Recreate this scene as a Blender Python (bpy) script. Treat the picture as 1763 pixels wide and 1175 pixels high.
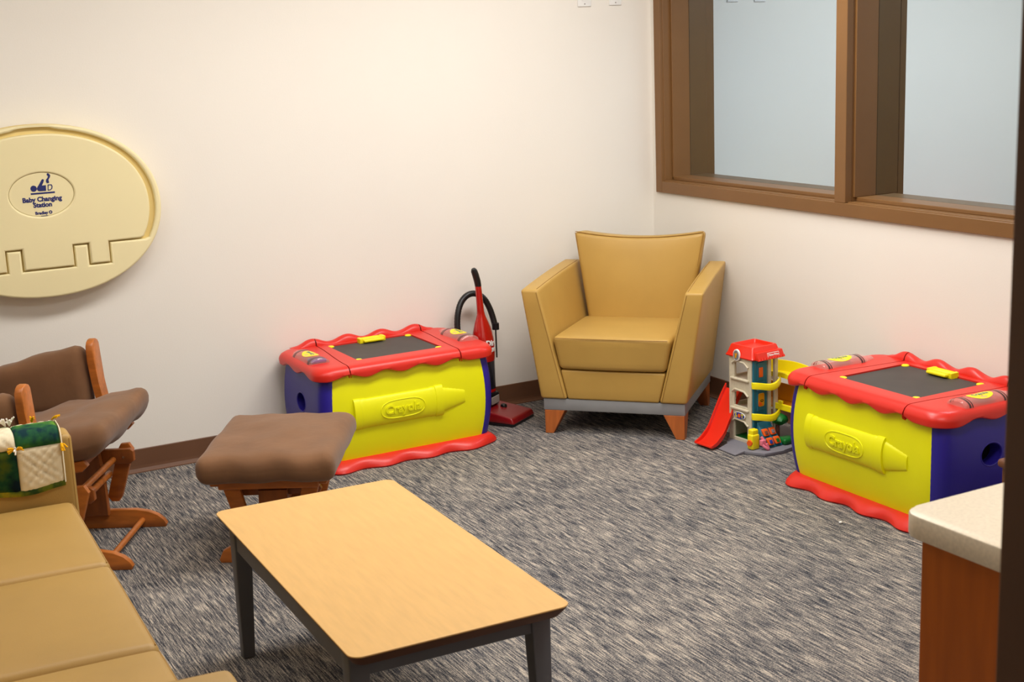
import bpy, bmesh, math, random
from mathutils import Vector, Matrix, noise
random.seed(7)
PI = math.pi
C = bpy.context.scene.collection
for o in list(bpy.data.objects):
    bpy.data.objects.remove(o)

# ------------------------------------------------------------------ camera
cam_d = bpy.data.cameras.new('camera')
cam = bpy.data.objects.new('camera', cam_d); C.objects.link(cam)
cam_d.sensor_width = 36.0
cam_d.lens = 2355.606 / 1763 * 36
RX = Vector((0.8742, -0.48397, -0.0394)); RY = Vector((0.13774, 0.16934, 0.97588)); RF = Vector((0.46563, 0.85854, -0.2147))
m3 = Matrix((RX, RY, -RF)).transposed()
cam.matrix_world = Matrix.Translation((-4.0708, -5.8951, 1.8)) @ m3.to_4x4()
cam_d.clip_start = 0.05
cam_d.dof.use_dof = True; cam_d.dof.focus_distance = 5.4; cam_d.dof.aperture_fstop = 8.0
bpy.context.scene.camera = cam

# ------------------------------------------------------------------ world, lights, exposure
W = bpy.data.worlds.new('world'); bpy.context.scene.world = W; W.use_nodes = True
W.node_tree.nodes['Background'].inputs[0].default_value = (1.0, 0.93, 0.85, 1)
W.node_tree.nodes['Background'].inputs[1].default_value = 0.03
vs = bpy.context.scene.view_settings
vs.view_transform = 'Standard'; vs.look = 'None'; vs.gamma = 1.0; vs.use_curve_mapping = False
vs.exposure = -0.12
LIGHT_POS = [(-3.7, -1.75), (-2.25, -1.75), (-0.95, -1.55), (-2.0, -3.8)]
LIGHT_W = [9, 26, 36, 24]
for (lx, ly), lw in zip(LIGHT_POS, LIGHT_W):
    ld = bpy.data.lights.new('ceiling_lamp_light', 'AREA'); ld.shape = 'RECTANGLE'; ld.size = 1.14; ld.size_y = 0.54
    ld.energy = lw; ld.color = (1.0, 0.99, 0.97)
    lo = bpy.data.objects.new('ceiling_lamp_light', ld); C.objects.link(lo); lo.location = (lx, ly, 2.72)

# ------------------------------------------------------------------ materials
def lin(h):
    h = h.lstrip('#'); v = [int(h[i:i+2], 16) / 255 for i in (0, 2, 4)]
    return tuple(((c + .055) / 1.055) ** 2.4 if c > .04045 else c / 12.92 for c in v) + (1,)
def mat(name, col, rough=.5, spec=.5, var=.06, vscale=6, bump=0, bscale=200, metal=0, coat=0, stretch=(1, 1, 1), sheen=0, detail=3, trans=0, alpha=1):
    m = bpy.data.materials.new(name); m.use_nodes = True
    nt = m.node_tree; N = nt.nodes; L = nt.links; p = N['Principled BSDF']
    col = lin(col) if isinstance(col, str) else tuple(col) + (1,)
    tc = N.new('ShaderNodeTexCoord'); mp = N.new('ShaderNodeMapping'); mp.inputs['Scale'].default_value = stretch
    L.new(tc.outputs['Object'], mp.inputs[0])
    if var:
        n = N.new('ShaderNodeTexNoise'); n.inputs['Scale'].default_value = vscale; n.inputs['Detail'].default_value = detail
        L.new(mp.outputs[0], n.inputs['Vector'])
        r = N.new('ShaderNodeValToRGB'); e = r.color_ramp.elements
        e[0].position = .3; e[1].position = .7
        e[0].color = tuple(c * (1 - var) for c in col[:3]) + (1,); e[1].color = tuple(min(1, c * (1 + var)) for c in col[:3]) + (1,)
        L.new(n.outputs[0], r.inputs[0]); L.new(r.outputs[0], p.inputs['Base Color'])
    else:
        p.inputs['Base Color'].default_value = col
    p.inputs['Roughness'].default_value = rough; p.inputs['Specular IOR Level'].default_value = spec
    p.inputs['Metallic'].default_value = metal; p.inputs['Coat Weight'].default_value = coat
    p.inputs['Transmission Weight'].default_value = trans; p.inputs['Alpha'].default_value = alpha
    if sheen:
        p.inputs['Sheen Weight'].default_value = sheen; p.inputs['Sheen Roughness'].default_value = .5
    if bump:
        b = N.new('ShaderNodeTexNoise'); b.inputs['Scale'].default_value = bscale; b.inputs['Detail'].default_value = 2
        L.new(mp.outputs[0], b.inputs['Vector'])
        bn = N.new('ShaderNodeBump'); bn.inputs['Strength'].default_value = bump; bn.inputs['Distance'].default_value = .002
        L.new(b.outputs[0], bn.inputs['Height']); L.new(bn.outputs[0], p.inputs['Normal'])
    return m

def carpet_mat():
    m = bpy.data.materials.new('carpet'); m.use_nodes = True
    nt = m.node_tree; N = nt.nodes; L = nt.links; p = N['Principled BSDF']
    tc = N.new('ShaderNodeTexCoord')
    def ns(sx, sy, det=2, rough=.6):
        mp = N.new('ShaderNodeMapping'); mp.inputs['Scale'].default_value = (sx, sy, 1); L.new(tc.outputs['Object'], mp.inputs[0])
        n = N.new('ShaderNodeTexNoise'); n.inputs['Scale'].default_value = 1; n.inputs['Detail'].default_value = det; n.inputs['Roughness'].default_value = rough
        L.new(mp.outputs[0], n.inputs['Vector']); return n
    a = ns(235, 10, 3, .75); b = ns(290, 170, 1); c = ns(2.5, 2.5, 2); d = ns(95, 7, 2)
    def math_(op, x, y):
        k = N.new('ShaderNodeMath'); k.operation = op
        for i, v in enumerate((x, y)):
            if isinstance(v, (int, float)): k.inputs[i].default_value = v
            else: L.new(v, k.inputs[i])
        return k.outputs[0]
    s = math_('ADD', math_('MULTIPLY', a.outputs[0], .56), math_('MULTIPLY', b.outputs[0], .22))
    s = math_('ADD', s, math_('MULTIPLY', d.outputs[0], .15)); s = math_('ADD', s, math_('MULTIPLY', c.outputs[0], .07))
    r = N.new('ShaderNodeValToRGB'); r.color_ramp.interpolation = 'LINEAR'
    e = r.color_ramp.elements
    e[0].position = .415; e[0].color = lin('#2b2d34'); e[1].position = .60; e[1].color = lin('#cfc1af')
    for pos, col in ((.462, '#4e4f55'), (.50, '#736f6d'), (.54, '#989189')):
        x = e.new(pos); x.color = lin(col)
    L.new(s, r.inputs[0]); L.new(r.outputs[0], p.inputs['Base Color'])
    p.inputs['Roughness'].default_value = .95; p.inputs['Specular IOR Level'].default_value = .1
    bn = N.new('ShaderNodeBump'); bn.inputs['Strength'].default_value = .5; bn.inputs['Distance'].default_value = .003
    L.new(s, bn.inputs['Height']); L.new(bn.outputs[0], p.inputs['Normal'])
    return m

def batik_mat(name, c0, c1, c2):
    m = mat(name, c1, .9, .1, 0); nt = m.node_tree; N = nt.nodes; L = nt.links; p = N['Principled BSDF']
    tc = N.new('ShaderNodeTexCoord'); n = N.new('ShaderNodeTexNoise'); n.inputs['Scale'].default_value = 17; n.inputs['Detail'].default_value = 4
    L.new(tc.outputs['Object'], n.inputs['Vector'])
    r = N.new('ShaderNodeValToRGB'); e = r.color_ramp.elements
    e[0].position = .36; e[0].color = lin(c0); e[1].position = .66; e[1].color = lin(c2); x = e.new(.5); x.color = lin(c1)
    L.new(n.outputs[0], r.inputs[0]); L.new(r.outputs[0], p.inputs['Base Color']); return m

def checker_mat():
    m = mat('race_check_print', '#ffffff', .5, .4, 0); nt = m.node_tree; N = nt.nodes; L = nt.links; p = N['Principled BSDF']
    tc = N.new('ShaderNodeTexCoord'); ck = N.new('ShaderNodeTexChecker'); ck.inputs['Scale'].default_value = 110
    ck.inputs['Color1'].default_value = lin('#e8e4dc'); ck.inputs['Color2'].default_value = lin('#17171c')
    L.new(tc.outputs['Object'], ck.inputs['Vector']); L.new(ck.outputs[0], p.inputs['Base Color']); return m

M = {}
M['wall'] = mat('wall_paint', '#efeae1', .75, .25, .012, 1.5, bump=.12, bscale=160)
M['ceil'] = mat('ceiling_tile', '#f0ece4', .9, .1, .02, 40)
M['carpet'] = carpet_mat()
M['base'] = mat('vinyl_base', '#6e4b35', .45, .4, .05, 8)
M['frame'] = mat('brown_frame_paint', '#7c5730', .42, .45, .05, 4)
M['door'] = mat('dark_door_paint', '#6b4a34', .5, .4, .06, 4)
M['mirror'] = mat('one_way_glass', (.60, .74, .87), .015, .5, 0, metal=1)
M['mustard'] = mat('mustard_vinyl', '#bd974d', .42, .4, .04, 5, bump=.18, bscale=420)
M['mustard2'] = mat('tan_vinyl', '#ae8a4a', .45, .38, .05, 4, bump=.18, bscale=420)
M['seam'] = mat('seam_thread', '#9c7538', .6, .3, .05)
M['plinth'] = mat('grey_paint_plinth', '#8f9092', .5, .4, .05, 12)
M['orangewood'] = mat('orange_wood', '#b9662f', .4, .45, .16, 9, stretch=(6, 6, .7))
M['glwood'] = mat('glider_wood', '#b56727', .38, .5, .18, 10, stretch=(1.2, 5, 5))
M['glwood2'] = mat('glider_wood_dark', '#93501e', .4, .5, .18, 10, stretch=(4, 4, 1))
M['suede'] = mat('brown_suede', '#7b573b', .85, .2, .13, 7, bump=.6, bscale=26, sheen=.2)
M['ltwood'] = mat('maple_laminate', '#d6a862', .38, .45, .055, 7, stretch=(9, 1.2, 1), detail=5)
M['dkedge'] = mat('dark_table_edge', '#57331a', .5, .4, .1, 9)
M['legpaint'] = mat('grey_leg_paint', '#5f6167', .45, .4, .05, 8)
M['red'] = mat('red_plastic', '#da2a1e', .36, .45, .03, 5, bump=.05, bscale=300)
M['yellow'] = mat('yellow_plastic', '#eeec06', .42, .4, .02, 5, bump=.06, bscale=300)
M['blue'] = mat('blue_plastic', '#291f8e', .4, .45, .04, 5, bump=.06, bscale=300)
M['brightyellow'] = mat('bright_yellow_plastic', '#f9e613', .35, .45, .02)
M['board'] = mat('chalkboard', '#45413e', .55, .35, .12, 9)
M['black'] = mat('black_plastic', '#161618', .35, .5, .1)
M['blackmatte'] = mat('black_hole_shade', '#08080a', .8, .2, .1)  # painted shade for the inside of the chest hand holes
M['tint'] = mat('tinted_clear_plastic', '#e8b4ac', .08, .6, 0, alpha=.32)
M['clear'] = mat('clear_plastic', '#f1e6e2', .06, .6, 0, alpha=.25)
M['darkband'] = mat('dark_print', '#4a2a2c', .3, .5, .05)
M['cream'] = mat('cream_plastic', '#efe2b2', .45, .4, .02, 3)
M['creamdeep'] = mat('cream_plastic_recess', '#e6cd86', .5, .35, .02, 3)
M['navy'] = mat('navy_print', '#20286a', .5, .4, .05)
M['white'] = mat('white_plastic', '#f2f1ee', .4, .45, .02)
M['whiteprint'] = mat('white_print', '#f6f3ef', .4, .45, .0)
M['vred'] = mat('glossy_red_plastic', '#b3140f', .16, .6, .04, coat=.6)
M['vdred'] = mat('dark_red_plastic', '#8e1418', .3, .5, .05, coat=.3)
M['smoke'] = mat('smoked_clear_plastic', '#2a2830', .1, .6, .1, alpha=.8)
M['grey'] = mat('grey_label', '#a59f99', .5, .4, .08, 30)
M['tower'] = mat('stone_plastic', '#d6cdb5', .5, .4, .06, 60)
M['teal'] = mat('teal_plastic', '#1c6f86', .4, .45, .05)
M['tred'] = mat('toy_red_plastic', '#e32a16', .33, .5, .03)
M['tdred'] = mat('toy_dark_red_plastic', '#9c120d', .4, .45, .05)
M['orange'] = mat('orange_plastic', '#f26218', .4, .45, .03)
M['amber'] = mat('amber_plastic', '#e39a12', .3, .5, .06)
M['green'] = mat('green_plastic', '#0d6a26', .45, .4, .1, 20)
M['tgrey'] = mat('grey_toy_base', '#7d7c84', .55, .35, .05)
M['pink'] = mat('pink_plastic', '#ec7d92', .4, .45, .05)
M['blueprint'] = mat('blue_print', '#273f92', .4, .45, .08, 40)
M['brownprint'] = mat('brown_print', '#7c4a3a', .5, .4, .25, 80)
M['check'] = checker_mat()
M['quiltcream'] = mat('cream_quilt_cotton', '#e9dcbd', .9, .1, .05, 25, bump=.2, bscale=500)
M['batik1'] = batik_mat('green_batik', '#17343a', '#2d6136', '#5f8a2f')
M['batik2'] = batik_mat('dark_green_batik', '#0c1c22', '#1d4327', '#4b5a1c')
M['backing'] = batik_mat('yellow_green_backing', '#2d4420', '#6c7420', '#b59a1e')
M['yarny'] = mat('yellow_yarn', '#eeb111', .8, .2, .1, 60)
M['yarnw'] = mat('white_yarn', '#f3eee2', .8, .2, .05, 60)
M['counter'] = mat('speckled_laminate', '#d9cab2', .35, .45, .09, 130)
M['cab'] = mat('cabinet_wood', '#b05a16', .4, .4, .13, 6, stretch=(6, 6, .6))
M['brownwood'] = mat('brown_table_wood', '#6d4128', .35, .5, .12, 9)
M['bolt'] = mat('steel_bolt', '#b9b9b9', .3, .5, .05, metal=1)
M['paper'] = mat('white_paper', '#eeeeec', .8, .2, .02)
M['lamp'] = mat('lamp_diffuser', '#ffffff', .5, .3, 0)
_p = M['lamp'].node_tree.nodes['Principled BSDF']; _p.inputs['Emission Color'].default_value = (1, .95, .87, 1); _p.inputs['Emission Strength'].default_value = 4

# ------------------------------------------------------------------ helpers
def obj(name, bm, m, parent=None, smooth=True, angle=40):
    me = bpy.data.meshes.new(name)
    bmesh.ops.recalc_face_normals(bm, faces=bm.faces)
    bm.to_mesh(me); bm.free()
    return obj_me(name, me, m, parent, smooth, angle)
def obj_me(name, me, m, parent=None, smooth=True, angle=40):
    me.materials.clear()
    for x in (m if isinstance(m, list) else [m]): me.materials.append(M[x])
    if smooth:
        me.polygons.foreach_set('use_smooth', [True] * len(me.polygons))
        try: me.set_sharp_from_angle(angle=math.radians(angle))
        except Exception: pass
    o = bpy.data.objects.new(name, me); C.objects.link(o)
    if parent: o.parent = parent
    return o
def tag(o, label=None, cat=None, group=None, kind=None):
    if label: o['label'] = label
    if cat: o['category'] = cat
    if group: o['group'] = group
    if kind: o['kind'] = kind
    return o
def thing(name, label, cat, loc=(0, 0, 0), rot=0, group=None):
    o = bpy.data.objects.new(name, None); C.objects.link(o); o.empty_display_size = .05
    o.location = loc; o.rotation_euler = (0, 0, rot)
    return tag(o, label, cat, group)
def struct(name, bm, m, label=None):
    o = obj(name, bm, m, smooth=False); o['kind'] = 'structure'
    if label: o['label'] = label
    return o
NB = bmesh.new
def box(bm, x0, x1, y0, y1, z0, z1, bev=0, seg=2):
    r = bmesh.ops.create_cube(bm, size=1); vs_ = r['verts']
    for v in vs_:
        v.co = Vector(((x0 + x1) / 2 + v.co.x * (x1 - x0), (y0 + y1) / 2 + v.co.y * (y1 - y0), (z0 + z1) / 2 + v.co.z * (z1 - z0)))
    if bev:
        es = list({e for v in vs_ for e in v.link_edges})
        bmesh.ops.bevel(bm, geom=es, offset=bev, segments=seg, profile=.5, affect='EDGES')
    return bm
def prism(bm, pts, f0, f1, bev=0, seg=2):
    """pts 2D polygon; f0/f1 map a 2D point to the near/far 3D point"""
    a = [bm.verts.new(f0(*q)) for q in pts]; b = [bm.verts.new(f1(*q)) for q in pts]
    n = len(pts); fa = bm.faces.new(a); fb = bm.faces.new(b[::-1])
    for i in range(n):
        bm.faces.new((a[i], b[i], b[(i + 1) % n], a[(i + 1) % n]))
    if bev:
        es = list(fa.edges) + list(fb.edges)
        bmesh.ops.bevel(bm, geom=es, offset=bev, segments=seg, profile=.5, affect='EDGES')
    return bm
def loft(bm, rings, cap0=True, cap1=True, closed=True):
    V = [[bm.verts.new(q) for q in r] for r in rings]; n = len(rings[0])
    for i in range(len(V) - 1):
        for j in range(n if closed else n - 1):
            k = (j + 1) % n
            bm.faces.new((V[i][j], V[i][k], V[i + 1][k], V[i + 1][j]))
    if cap0: bm.faces.new(V[0][::-1])
    if cap1: bm.faces.new(V[-1])
    return V
def tube(bm, pts, rad, n=12, cap=True, sq=(1, 1)):
    pts = [Vector(q) for q in pts]; rad = rad if isinstance(rad, (list, tuple)) else [rad] * len(pts)
    rings = []; prev = None
    for i, q in enumerate(pts):
        d = (pts[min(i + 1, len(pts) - 1)] - pts[max(i - 1, 0)]).normalized()
        if prev is None:
            u = d.orthogonal().normalized()
        else:
            u = (prev - d * prev.dot(d)).normalized()
        prev = u; w = d.cross(u)
        rings.append([q + rad[i] * (math.cos(2 * PI * k / n) * u * sq[0] + math.sin(2 * PI * k / n) * w * sq[1]) for k in range(n)])
    loft(bm, rings, cap, cap); return bm
def bez(ps, n=8):
    """Catmull-Rom through the points"""
    P = [Vector(q) for q in ps]; out = []
    for i in range(len(P) - 1):
        a = P[max(i - 1, 0)]; b = P[i]; c = P[i + 1]; d = P[min(i + 2, len(P) - 1)]
        for k in range(n):
            t = k / n
            out.append(.5 * ((2 * b) + (c - a) * t + (2 * a - 5 * b + 4 * c - d) * t * t + (3 * b - a - 3 * c + d) * t ** 3))
    out.append(P[-1]); return out
def axis_list(a, r, k, n):
    L = [-a + r * (1 - math.cos(PI / 2 * i / k)) for i in range(k)]
    inner = [-(a - r) + 2 * (a - r) * i / n for i in range(n + 1)]
    return L + inner + [-x for x in L[::-1]]
def rbox_pts(bm, a, b, c, r, k=3, n=(6, 6, 4), fn=None):
    """rounded box centred on 0 with half sizes a, b, c; fn maps the point"""
    A = [axis_list(h, r, k, m_) for h, m_ in zip((a, b, c), n)]
    H = (a, b, c); cache = {}
    def V(i, j, l):
        key = (i, j, l)
        if key not in cache:
            q = Vector((A[0][i], A[1][j], A[2][l]))
            cl = Vector([max(-(h - r), min(h - r, x)) for x, h in zip(q, H)]); d = q - cl
            if d.length > 1e-9: q = cl + d.normalized() * r
            cache[key] = bm.verts.new(fn(q) if fn else q)
        return cache[key]
    nx, ny, nz = [len(x) - 1 for x in A]
    for i in range(nx):
        for j in range(ny):
            bm.faces.new((V(i, j, 0), V(i, j + 1, 0), V(i + 1, j + 1, 0), V(i + 1, j, 0)))
            bm.faces.new((V(i, j, nz), V(i + 1, j, nz), V(i + 1, j + 1, nz), V(i, j + 1, nz)))
    for i in range(nx):
        for l in range(nz):
            bm.faces.new((V(i, 0, l), V(i + 1, 0, l), V(i + 1, 0, l + 1), V(i, 0, l + 1)))
            bm.faces.new((V(i, ny, l), V(i, ny, l + 1), V(i + 1, ny, l + 1), V(i + 1, ny, l)))
    for j in range(ny):
        for l in range(nz):
            bm.faces.new((V(0, j, l), V(0, j, l + 1), V(0, j + 1, l + 1), V(0, j + 1, l)))
            bm.faces.new((V(nx, j, l), V(nx, j + 1, l), V(nx, j + 1, l + 1), V(nx, j, l + 1)))
    return bm
def hexa(bm, P, r, k=3, n=(6, 6, 4), post=None):
    """rounded block between 8 corners P[(sx,sy,sz)], each s in 0/1"""
    P = {kk: Vector(v) for kk, v in P.items()}
    def ln(d):
        s = [[0, 0, 0][0]]; tot = 0; cnt = 0
        for kk in P:
            if kk[d] == 0:
                k2 = list(kk); k2[d] = 1; tot += (P[tuple(k2)] - P[kk]).length; cnt += 1
        return tot / cnt / 2
    a, b, c = ln(0), ln(1), ln(2)
    def fn(q):
        u, v, w = (q.x / a + 1) / 2, (q.y / b + 1) / 2, (q.z / c + 1) / 2
        out = Vector()
        for (i, j, l), p in P.items():
            out += p * ((u if i else 1 - u) * (v if j else 1 - v) * (w if l else 1 - w))
        return post(out, 2 * u - 1, 2 * v - 1, 2 * w - 1) if post else out
    return rbox_pts(bm, a, b, c, min(r, a * .98, b * .98, c * .98), k, n, fn)
def corners(x0, x1, y0, y1, z0, z1):
    return {(i, j, l): ((x0, x1)[i], (y0, y1)[j], (z0, z1)[l]) for i in (0, 1) for j in (0, 1) for l in (0, 1)}
def rrect(hx, hy, r, step=.012, na=8):
    pts = []
    def seg(x0, y0, x1, y1):
        n = max(1, int(math.hypot(x1 - x0, y1 - y0) / step))
        for i in range(n): pts.append((x0 + (x1 - x0) * i / n, y0 + (y1 - y0) * i / n))
    def arc(cx, cy, a0):
        for i in range(na): a = a0 + PI / 2 * i / na; pts.append((cx + r * math.cos(a), cy + r * math.sin(a)))
    seg(-hx + r, -hy, hx - r, -hy); arc(hx - r, -hy + r, -PI / 2)
    seg(hx, -hy + r, hx, hy - r); arc(hx - r, hy - r, 0)
    seg(hx - r, hy, -hx + r, hy); arc(-hx + r, hy - r, PI / 2)
    seg(-hx, hy - r, -hx, -hy + r); arc(-hx + r, -hy + r, PI)
    return pts
def eval_mesh(o):
    dg = bpy.context.evaluated_depsgraph_get()
    me = bpy.data.meshes.new_from_object(o.evaluated_get(dg)); return me
def text_mesh(s, size, ext=.001, bold=.0, shear=0, spacing=1):
    cu = bpy.data.curves.new('lettering', 'FONT'); cu.body = s; cu.size = size; cu.align_x = 'CENTER'; cu.align_y = 'CENTER'
    cu.extrude = ext; cu.offset = bold; cu.shear = shear; cu.space_character = spacing; cu.resolution_u = 3
    o = bpy.data.objects.new('lettering', cu); C.objects.link(o); bpy.context.view_layer.update()
    me = eval_mesh(o); bpy.data.objects.remove(o); return me
def shape_mesh(loops, ext=.001, bev=0, bres=2):
    """filled 2D outline(s), later loops cut holes"""
    cu = bpy.data.curves.new('outline', 'CURVE'); cu.dimensions = '2D'; cu.fill_mode = 'BOTH'; cu.extrude = ext; cu.bevel_depth = bev; cu.bevel_resolution = bres
    if bev: cu.offset = -bev
    for lp in loops:
        s = cu.splines.new('POLY'); s.points.add(len(lp) - 1); s.use_cyclic_u = True
        for q, pt in zip(lp, s.points): pt.co = (q[0], q[1], 0, 1)
    o = bpy.data.objects.new('outline', cu); C.objects.link(o); bpy.context.view_layer.update()
    me = eval_mesh(o); bpy.data.objects.remove(o); return me
def mapped(me, fn):
    for v in me.vertices: v.co = fn(*v.co)
    return me
def ell(cx, cy, a, b, n=40, p=2.0, a0=0, a1=2 * PI, full=True):
    out = []
    for i in range(n if full else n + 1):
        t = a0 + (a1 - a0) * i / n; c, s = math.cos(t), math.sin(t)
        out.append((cx + a * abs(c) ** (2 / p) * (1 if c >= 0 else -1), cy + b * abs(s) ** (2 / p) * (1 if s >= 0 else -1)))
    return out
faceY = lambda y: (lambda u, v, w: Vector((u, y - w, v)))       # drawn flat, facing -y
def lathe(bm, prof, n=16, org=(0, 0, 0)):
    rings = [[(org[0] + r * math.cos(2 * PI * k / n), org[1] + r * math.sin(2 * PI * k / n), org[2] + z) for k in range(n)] for r, z in prof]
    loft(bm, rings); return bm

# ================================================================== room shell
CEIL = 2.75; XL = -5.6; YF = -4.78
struct('floor', box(NB(), XL - .2, .45, -7.4, .2, -.1, 0), 'carpet', 'grey and beige streaked carpet')
struct('wall_back', box(NB(), XL - .2, .45, 0, .15, 0, CEIL), 'wall')
WZ0, WZ1, WY0, WY1 = 1.004, 2.22, -2.80, -.047     # window opening (frame outer)
bm = NB()
box(bm, 0, .3, YF, .0, 0, WZ0 + .02); box(bm, 0, .3, YF, 0, WZ1 - .02, CEIL)
box(bm, 0, .3, WY1 - .02, 0, WZ0 + .02, WZ1 - .02); box(bm, 0, .3, YF, WY0 + .02, WZ0 + .02, WZ1 - .02)
struct('wall_right', bm, 'wall')
struct('wall_left', box(NB(), XL - .15, XL, YF, 0, 0, CEIL), 'wall')
DX0, DX1, DZ = -4.05, -2.747, 2.2
bm = NB(); box(bm, XL, DX0, YF - .14, YF, 0, CEIL); box(bm, DX1 + .03, .3, YF - .14, YF, 0, CEIL); box(bm, DX0, DX1 + .03, YF - .14, YF, DZ, CEIL)
struct('wall_front', bm, 'wall')
struct('ceiling', box(NB(), XL - .2, .45, YF - .14, .15, CEIL, CEIL + .1), 'ceil')
# hall behind the doorway
struct('wall_hall', box(NB(), XL - .2, .45, -7.4, -7.3, 0, CEIL), 'wall')
# door frame (right jamb in view)
bm = NB()
box(bm, DX1 - .012, DX1 + .05, YF - .2, YF + .03, 0, DZ + .05, .003); box(bm, DX1 + .02, DX1 + .1, YF + .0, YF + .018, 0, DZ + .05, .003); box(bm, DX1 + .02, DX1 + .1, YF - .16, YF - .14, 0, DZ + .05, .003)
struct('trim_1', bm, 'door', 'dark brown door frame at the right edge of the picture')
bm = NB(); box(bm, DX0 - .05, DX0 + .012, YF - .2, YF + .03, 0, DZ + .05, .003)
struct('trim_2', bm, 'door', 'brown left door jamb')
# baseboards with a cove toe
prof = [(0, 0), (.017, 0), (.0165, .004), (.011, .009), (.0065, .018), (.005, .03), (.005, .103), (.0035, .1055), (0, .1055)]
bm = NB(); prism(bm, prof, lambda d, z: (XL, -d, z), lambda d, z: (-.0, -d, z)); struct('baseboard_back', bm, 'base', 'brown vinyl cove base along the back wall')
bm = NB(); prism(bm, prof, lambda d, z: (-d, YF, z), lambda d, z: (-d, -.0, z)); struct('baseboard_right', bm, 'base', 'brown vinyl cove base along the right wall')

# window with one-way mirror glass, two panes in view
win = bpy.data.objects.new('window_1', None); C.objects.link(win); tag(win, 'brown framed one-way mirror window in the right wall', kind='structure')
GX = .153; XF = -.016
def fr(name, *bs, m='frame'):
    bm = NB()
    for b in bs: box(bm, *b, .002, 1)
    return obj(name, bm, m, win, smooth=False)
FY = WY1 - .053
fr('side_jamb', (XF, .02, FY, WY1, WZ0, WZ1), (.0, GX + .02, FY - .004, WY1 - .02, WZ0, WZ1), (.045, GX, FY - .018, FY - .004, WZ0 + .05, WZ1 - .05))
fr('side_jamb', (XF, .02, WY0, WY0 + .053, WZ0, WZ1), (.0, GX + .02, WY0 + .02, WY0 + .057, WZ0, WZ1), (.045, GX, WY0 + .057, WY0 + .071, WZ0 + .05, WZ1 - .05))
fr('sill_rail', (XF, .02, WY0 + .053, FY, WZ0, WZ0 + .058), (.0, GX + .02, WY0 + .053, FY, WZ0 + .02, WZ0 + .062), (.045, GX, WY0 + .06, FY - .008, WZ0 + .062, WZ0 + .079))
fr('head_rail', (XF, .02, WY0 + .053, FY, WZ1 - .058, WZ1), (.0, GX + .02, WY0 + .053, FY, WZ1 - .062, WZ1 - .02))
MY0, MY1 = -1.456, -1.388
fr('mullion', (XF, .02, MY0, MY1, WZ0 + .058, WZ1 - .058), (.019, GX, MY0 + .0015, MY1 - .0015, WZ0 + .062, WZ1 - .06), (.03, GX, MY0 - .008, MY1 + .008, WZ0 + .079, WZ1 - .06))
for y0, y1 in ((MY1, FY), (WY0 + .053, MY0)):
    bm = NB(); box(bm, GX, GX + .008, y0 - .02, y1 + .02, WZ0 + .05, WZ1 - .05)
    obj('mirror_pane', bm, 'mirror', win, smooth=False)

# ceiling lights (above the picture)
for (lx, ly), k in zip(LIGHT_POS, ('above the changing station side', 'above the left toy chest', 'above the corner armchair', 'near the doorway and counter')):
    t = thing('ceiling_light', 'recessed rectangular ceiling light panel ' + k, 'light', (lx, ly, CEIL), 0, 'ceiling light panels')
    bm = NB(); box(bm, -.6, .6, -.3, -.27, -.02, 0); box(bm, -.6, .6, .27, .3, -.02, 0); box(bm, -.6, -.57, -.27, .27, -.02, 0); box(bm, .57, .6, -.27, .27, -.02, 0)
    obj('frame', bm, 'white', t, smooth=False)
    bm = NB(); box(bm, -.57, .57, -.27, .27, -.012, 0); obj('diffuser', bm, 'lamp', t, smooth=False)

# ================================================================== wall plates
for x0, x1, z, w in ((-.4335, -.3557, 1.947, 'left'), (-.250, -.177, 1.950, 'right')):
    t = thing('wall_plate', 'white wall plate high on the back wall, %s of the two' % w, 'wall plate', ((x0 + x1) / 2, 0, z), 0, 'white wall plates')
    h = (x1 - x0) / 2
    bm = NB(); box(bm, -h, h, -.007, -.0005, 0, .12, .003, 3); obj('plate', bm, 'white', t)
    bm = NB(); box(bm, -.017, .017, -.0095, -.006, .027, .093, .001, 1); obj('insert', bm, 'white', t)
    for zz in (.013, .107):
        bm = NB(); tube(bm, [(0, -.0085, zz), (0, -.005, zz)], .0035, 10); obj('screw', bm, 'grey', t)

# ================================================================== baby changing station
st = thing('changing_station', 'cream oval fold-down baby changing station on the back wall', 'changing station', (-3.07, 0, 1.19))
A_, B_ = .483, .354
def so(s, ds=0, n=120): return ell(0, 0, A_ * s - ds, B_ * s - ds, n, 2.1)
bm = NB()
loft(bm, [[(x, y, z) for x, z in so(s)] for s, y in ((.97, -.0005), (1, -.012), (1, -.060), (.985, -.072))], True, True)
obj('back_shell', bm, 'creamdeep', st)
# hole outline: upper oval and a stepped hinge line
def hinge(off, sc, ds, lo=-.147, hi=-.234):
    up = [q for q in ell(0, 0, A_ * sc - ds, B_ * sc - ds, 160, 2.1) if q[1] > lo + .015 + off]
    up.sort(key=lambda q: math.atan2(q[1] + .3, q[0])); xr = up[0][0]
    steps = [(xr - .018, lo + off), (.25 + off * 0, lo + off)]
    if off < 0: up = [(x, z + .010 * max(0, math.cos(min(1, abs(x + .005) / .085) * PI / 2)) ** .5 * (1 if z > .2 else 0)) for x, z in up]
    xs = [.25, .164, .103, -.103, -.164, -.25]
    e = off
    bot = [(xr - .004, lo + off + .006), (xr - .022, lo + off), (.25 - e, lo + off), (.25 - e, hi + off), (.164 + e, hi + off), (.164 + e, lo + off), (.103 - e, lo + off), (.103 - e, hi + off)]
    return up + [(-x, z) for x, z in bot] + bot[::-1]
me = shape_mesh([so(1.0, .001), hinge(-.003, .945, 0)], .006, .009, 3)
mapped(me, faceY(-.077)); obj_me('outer_rim', me, 'cream', st)
me = shape_mesh([hinge(.003, .895, 0), ell(0, .072, .128, .089, 64)], .0085, .008, 3)
mapped(me, faceY(-.079)); door = obj_me('fold_door', me, 'cream', st)
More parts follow.
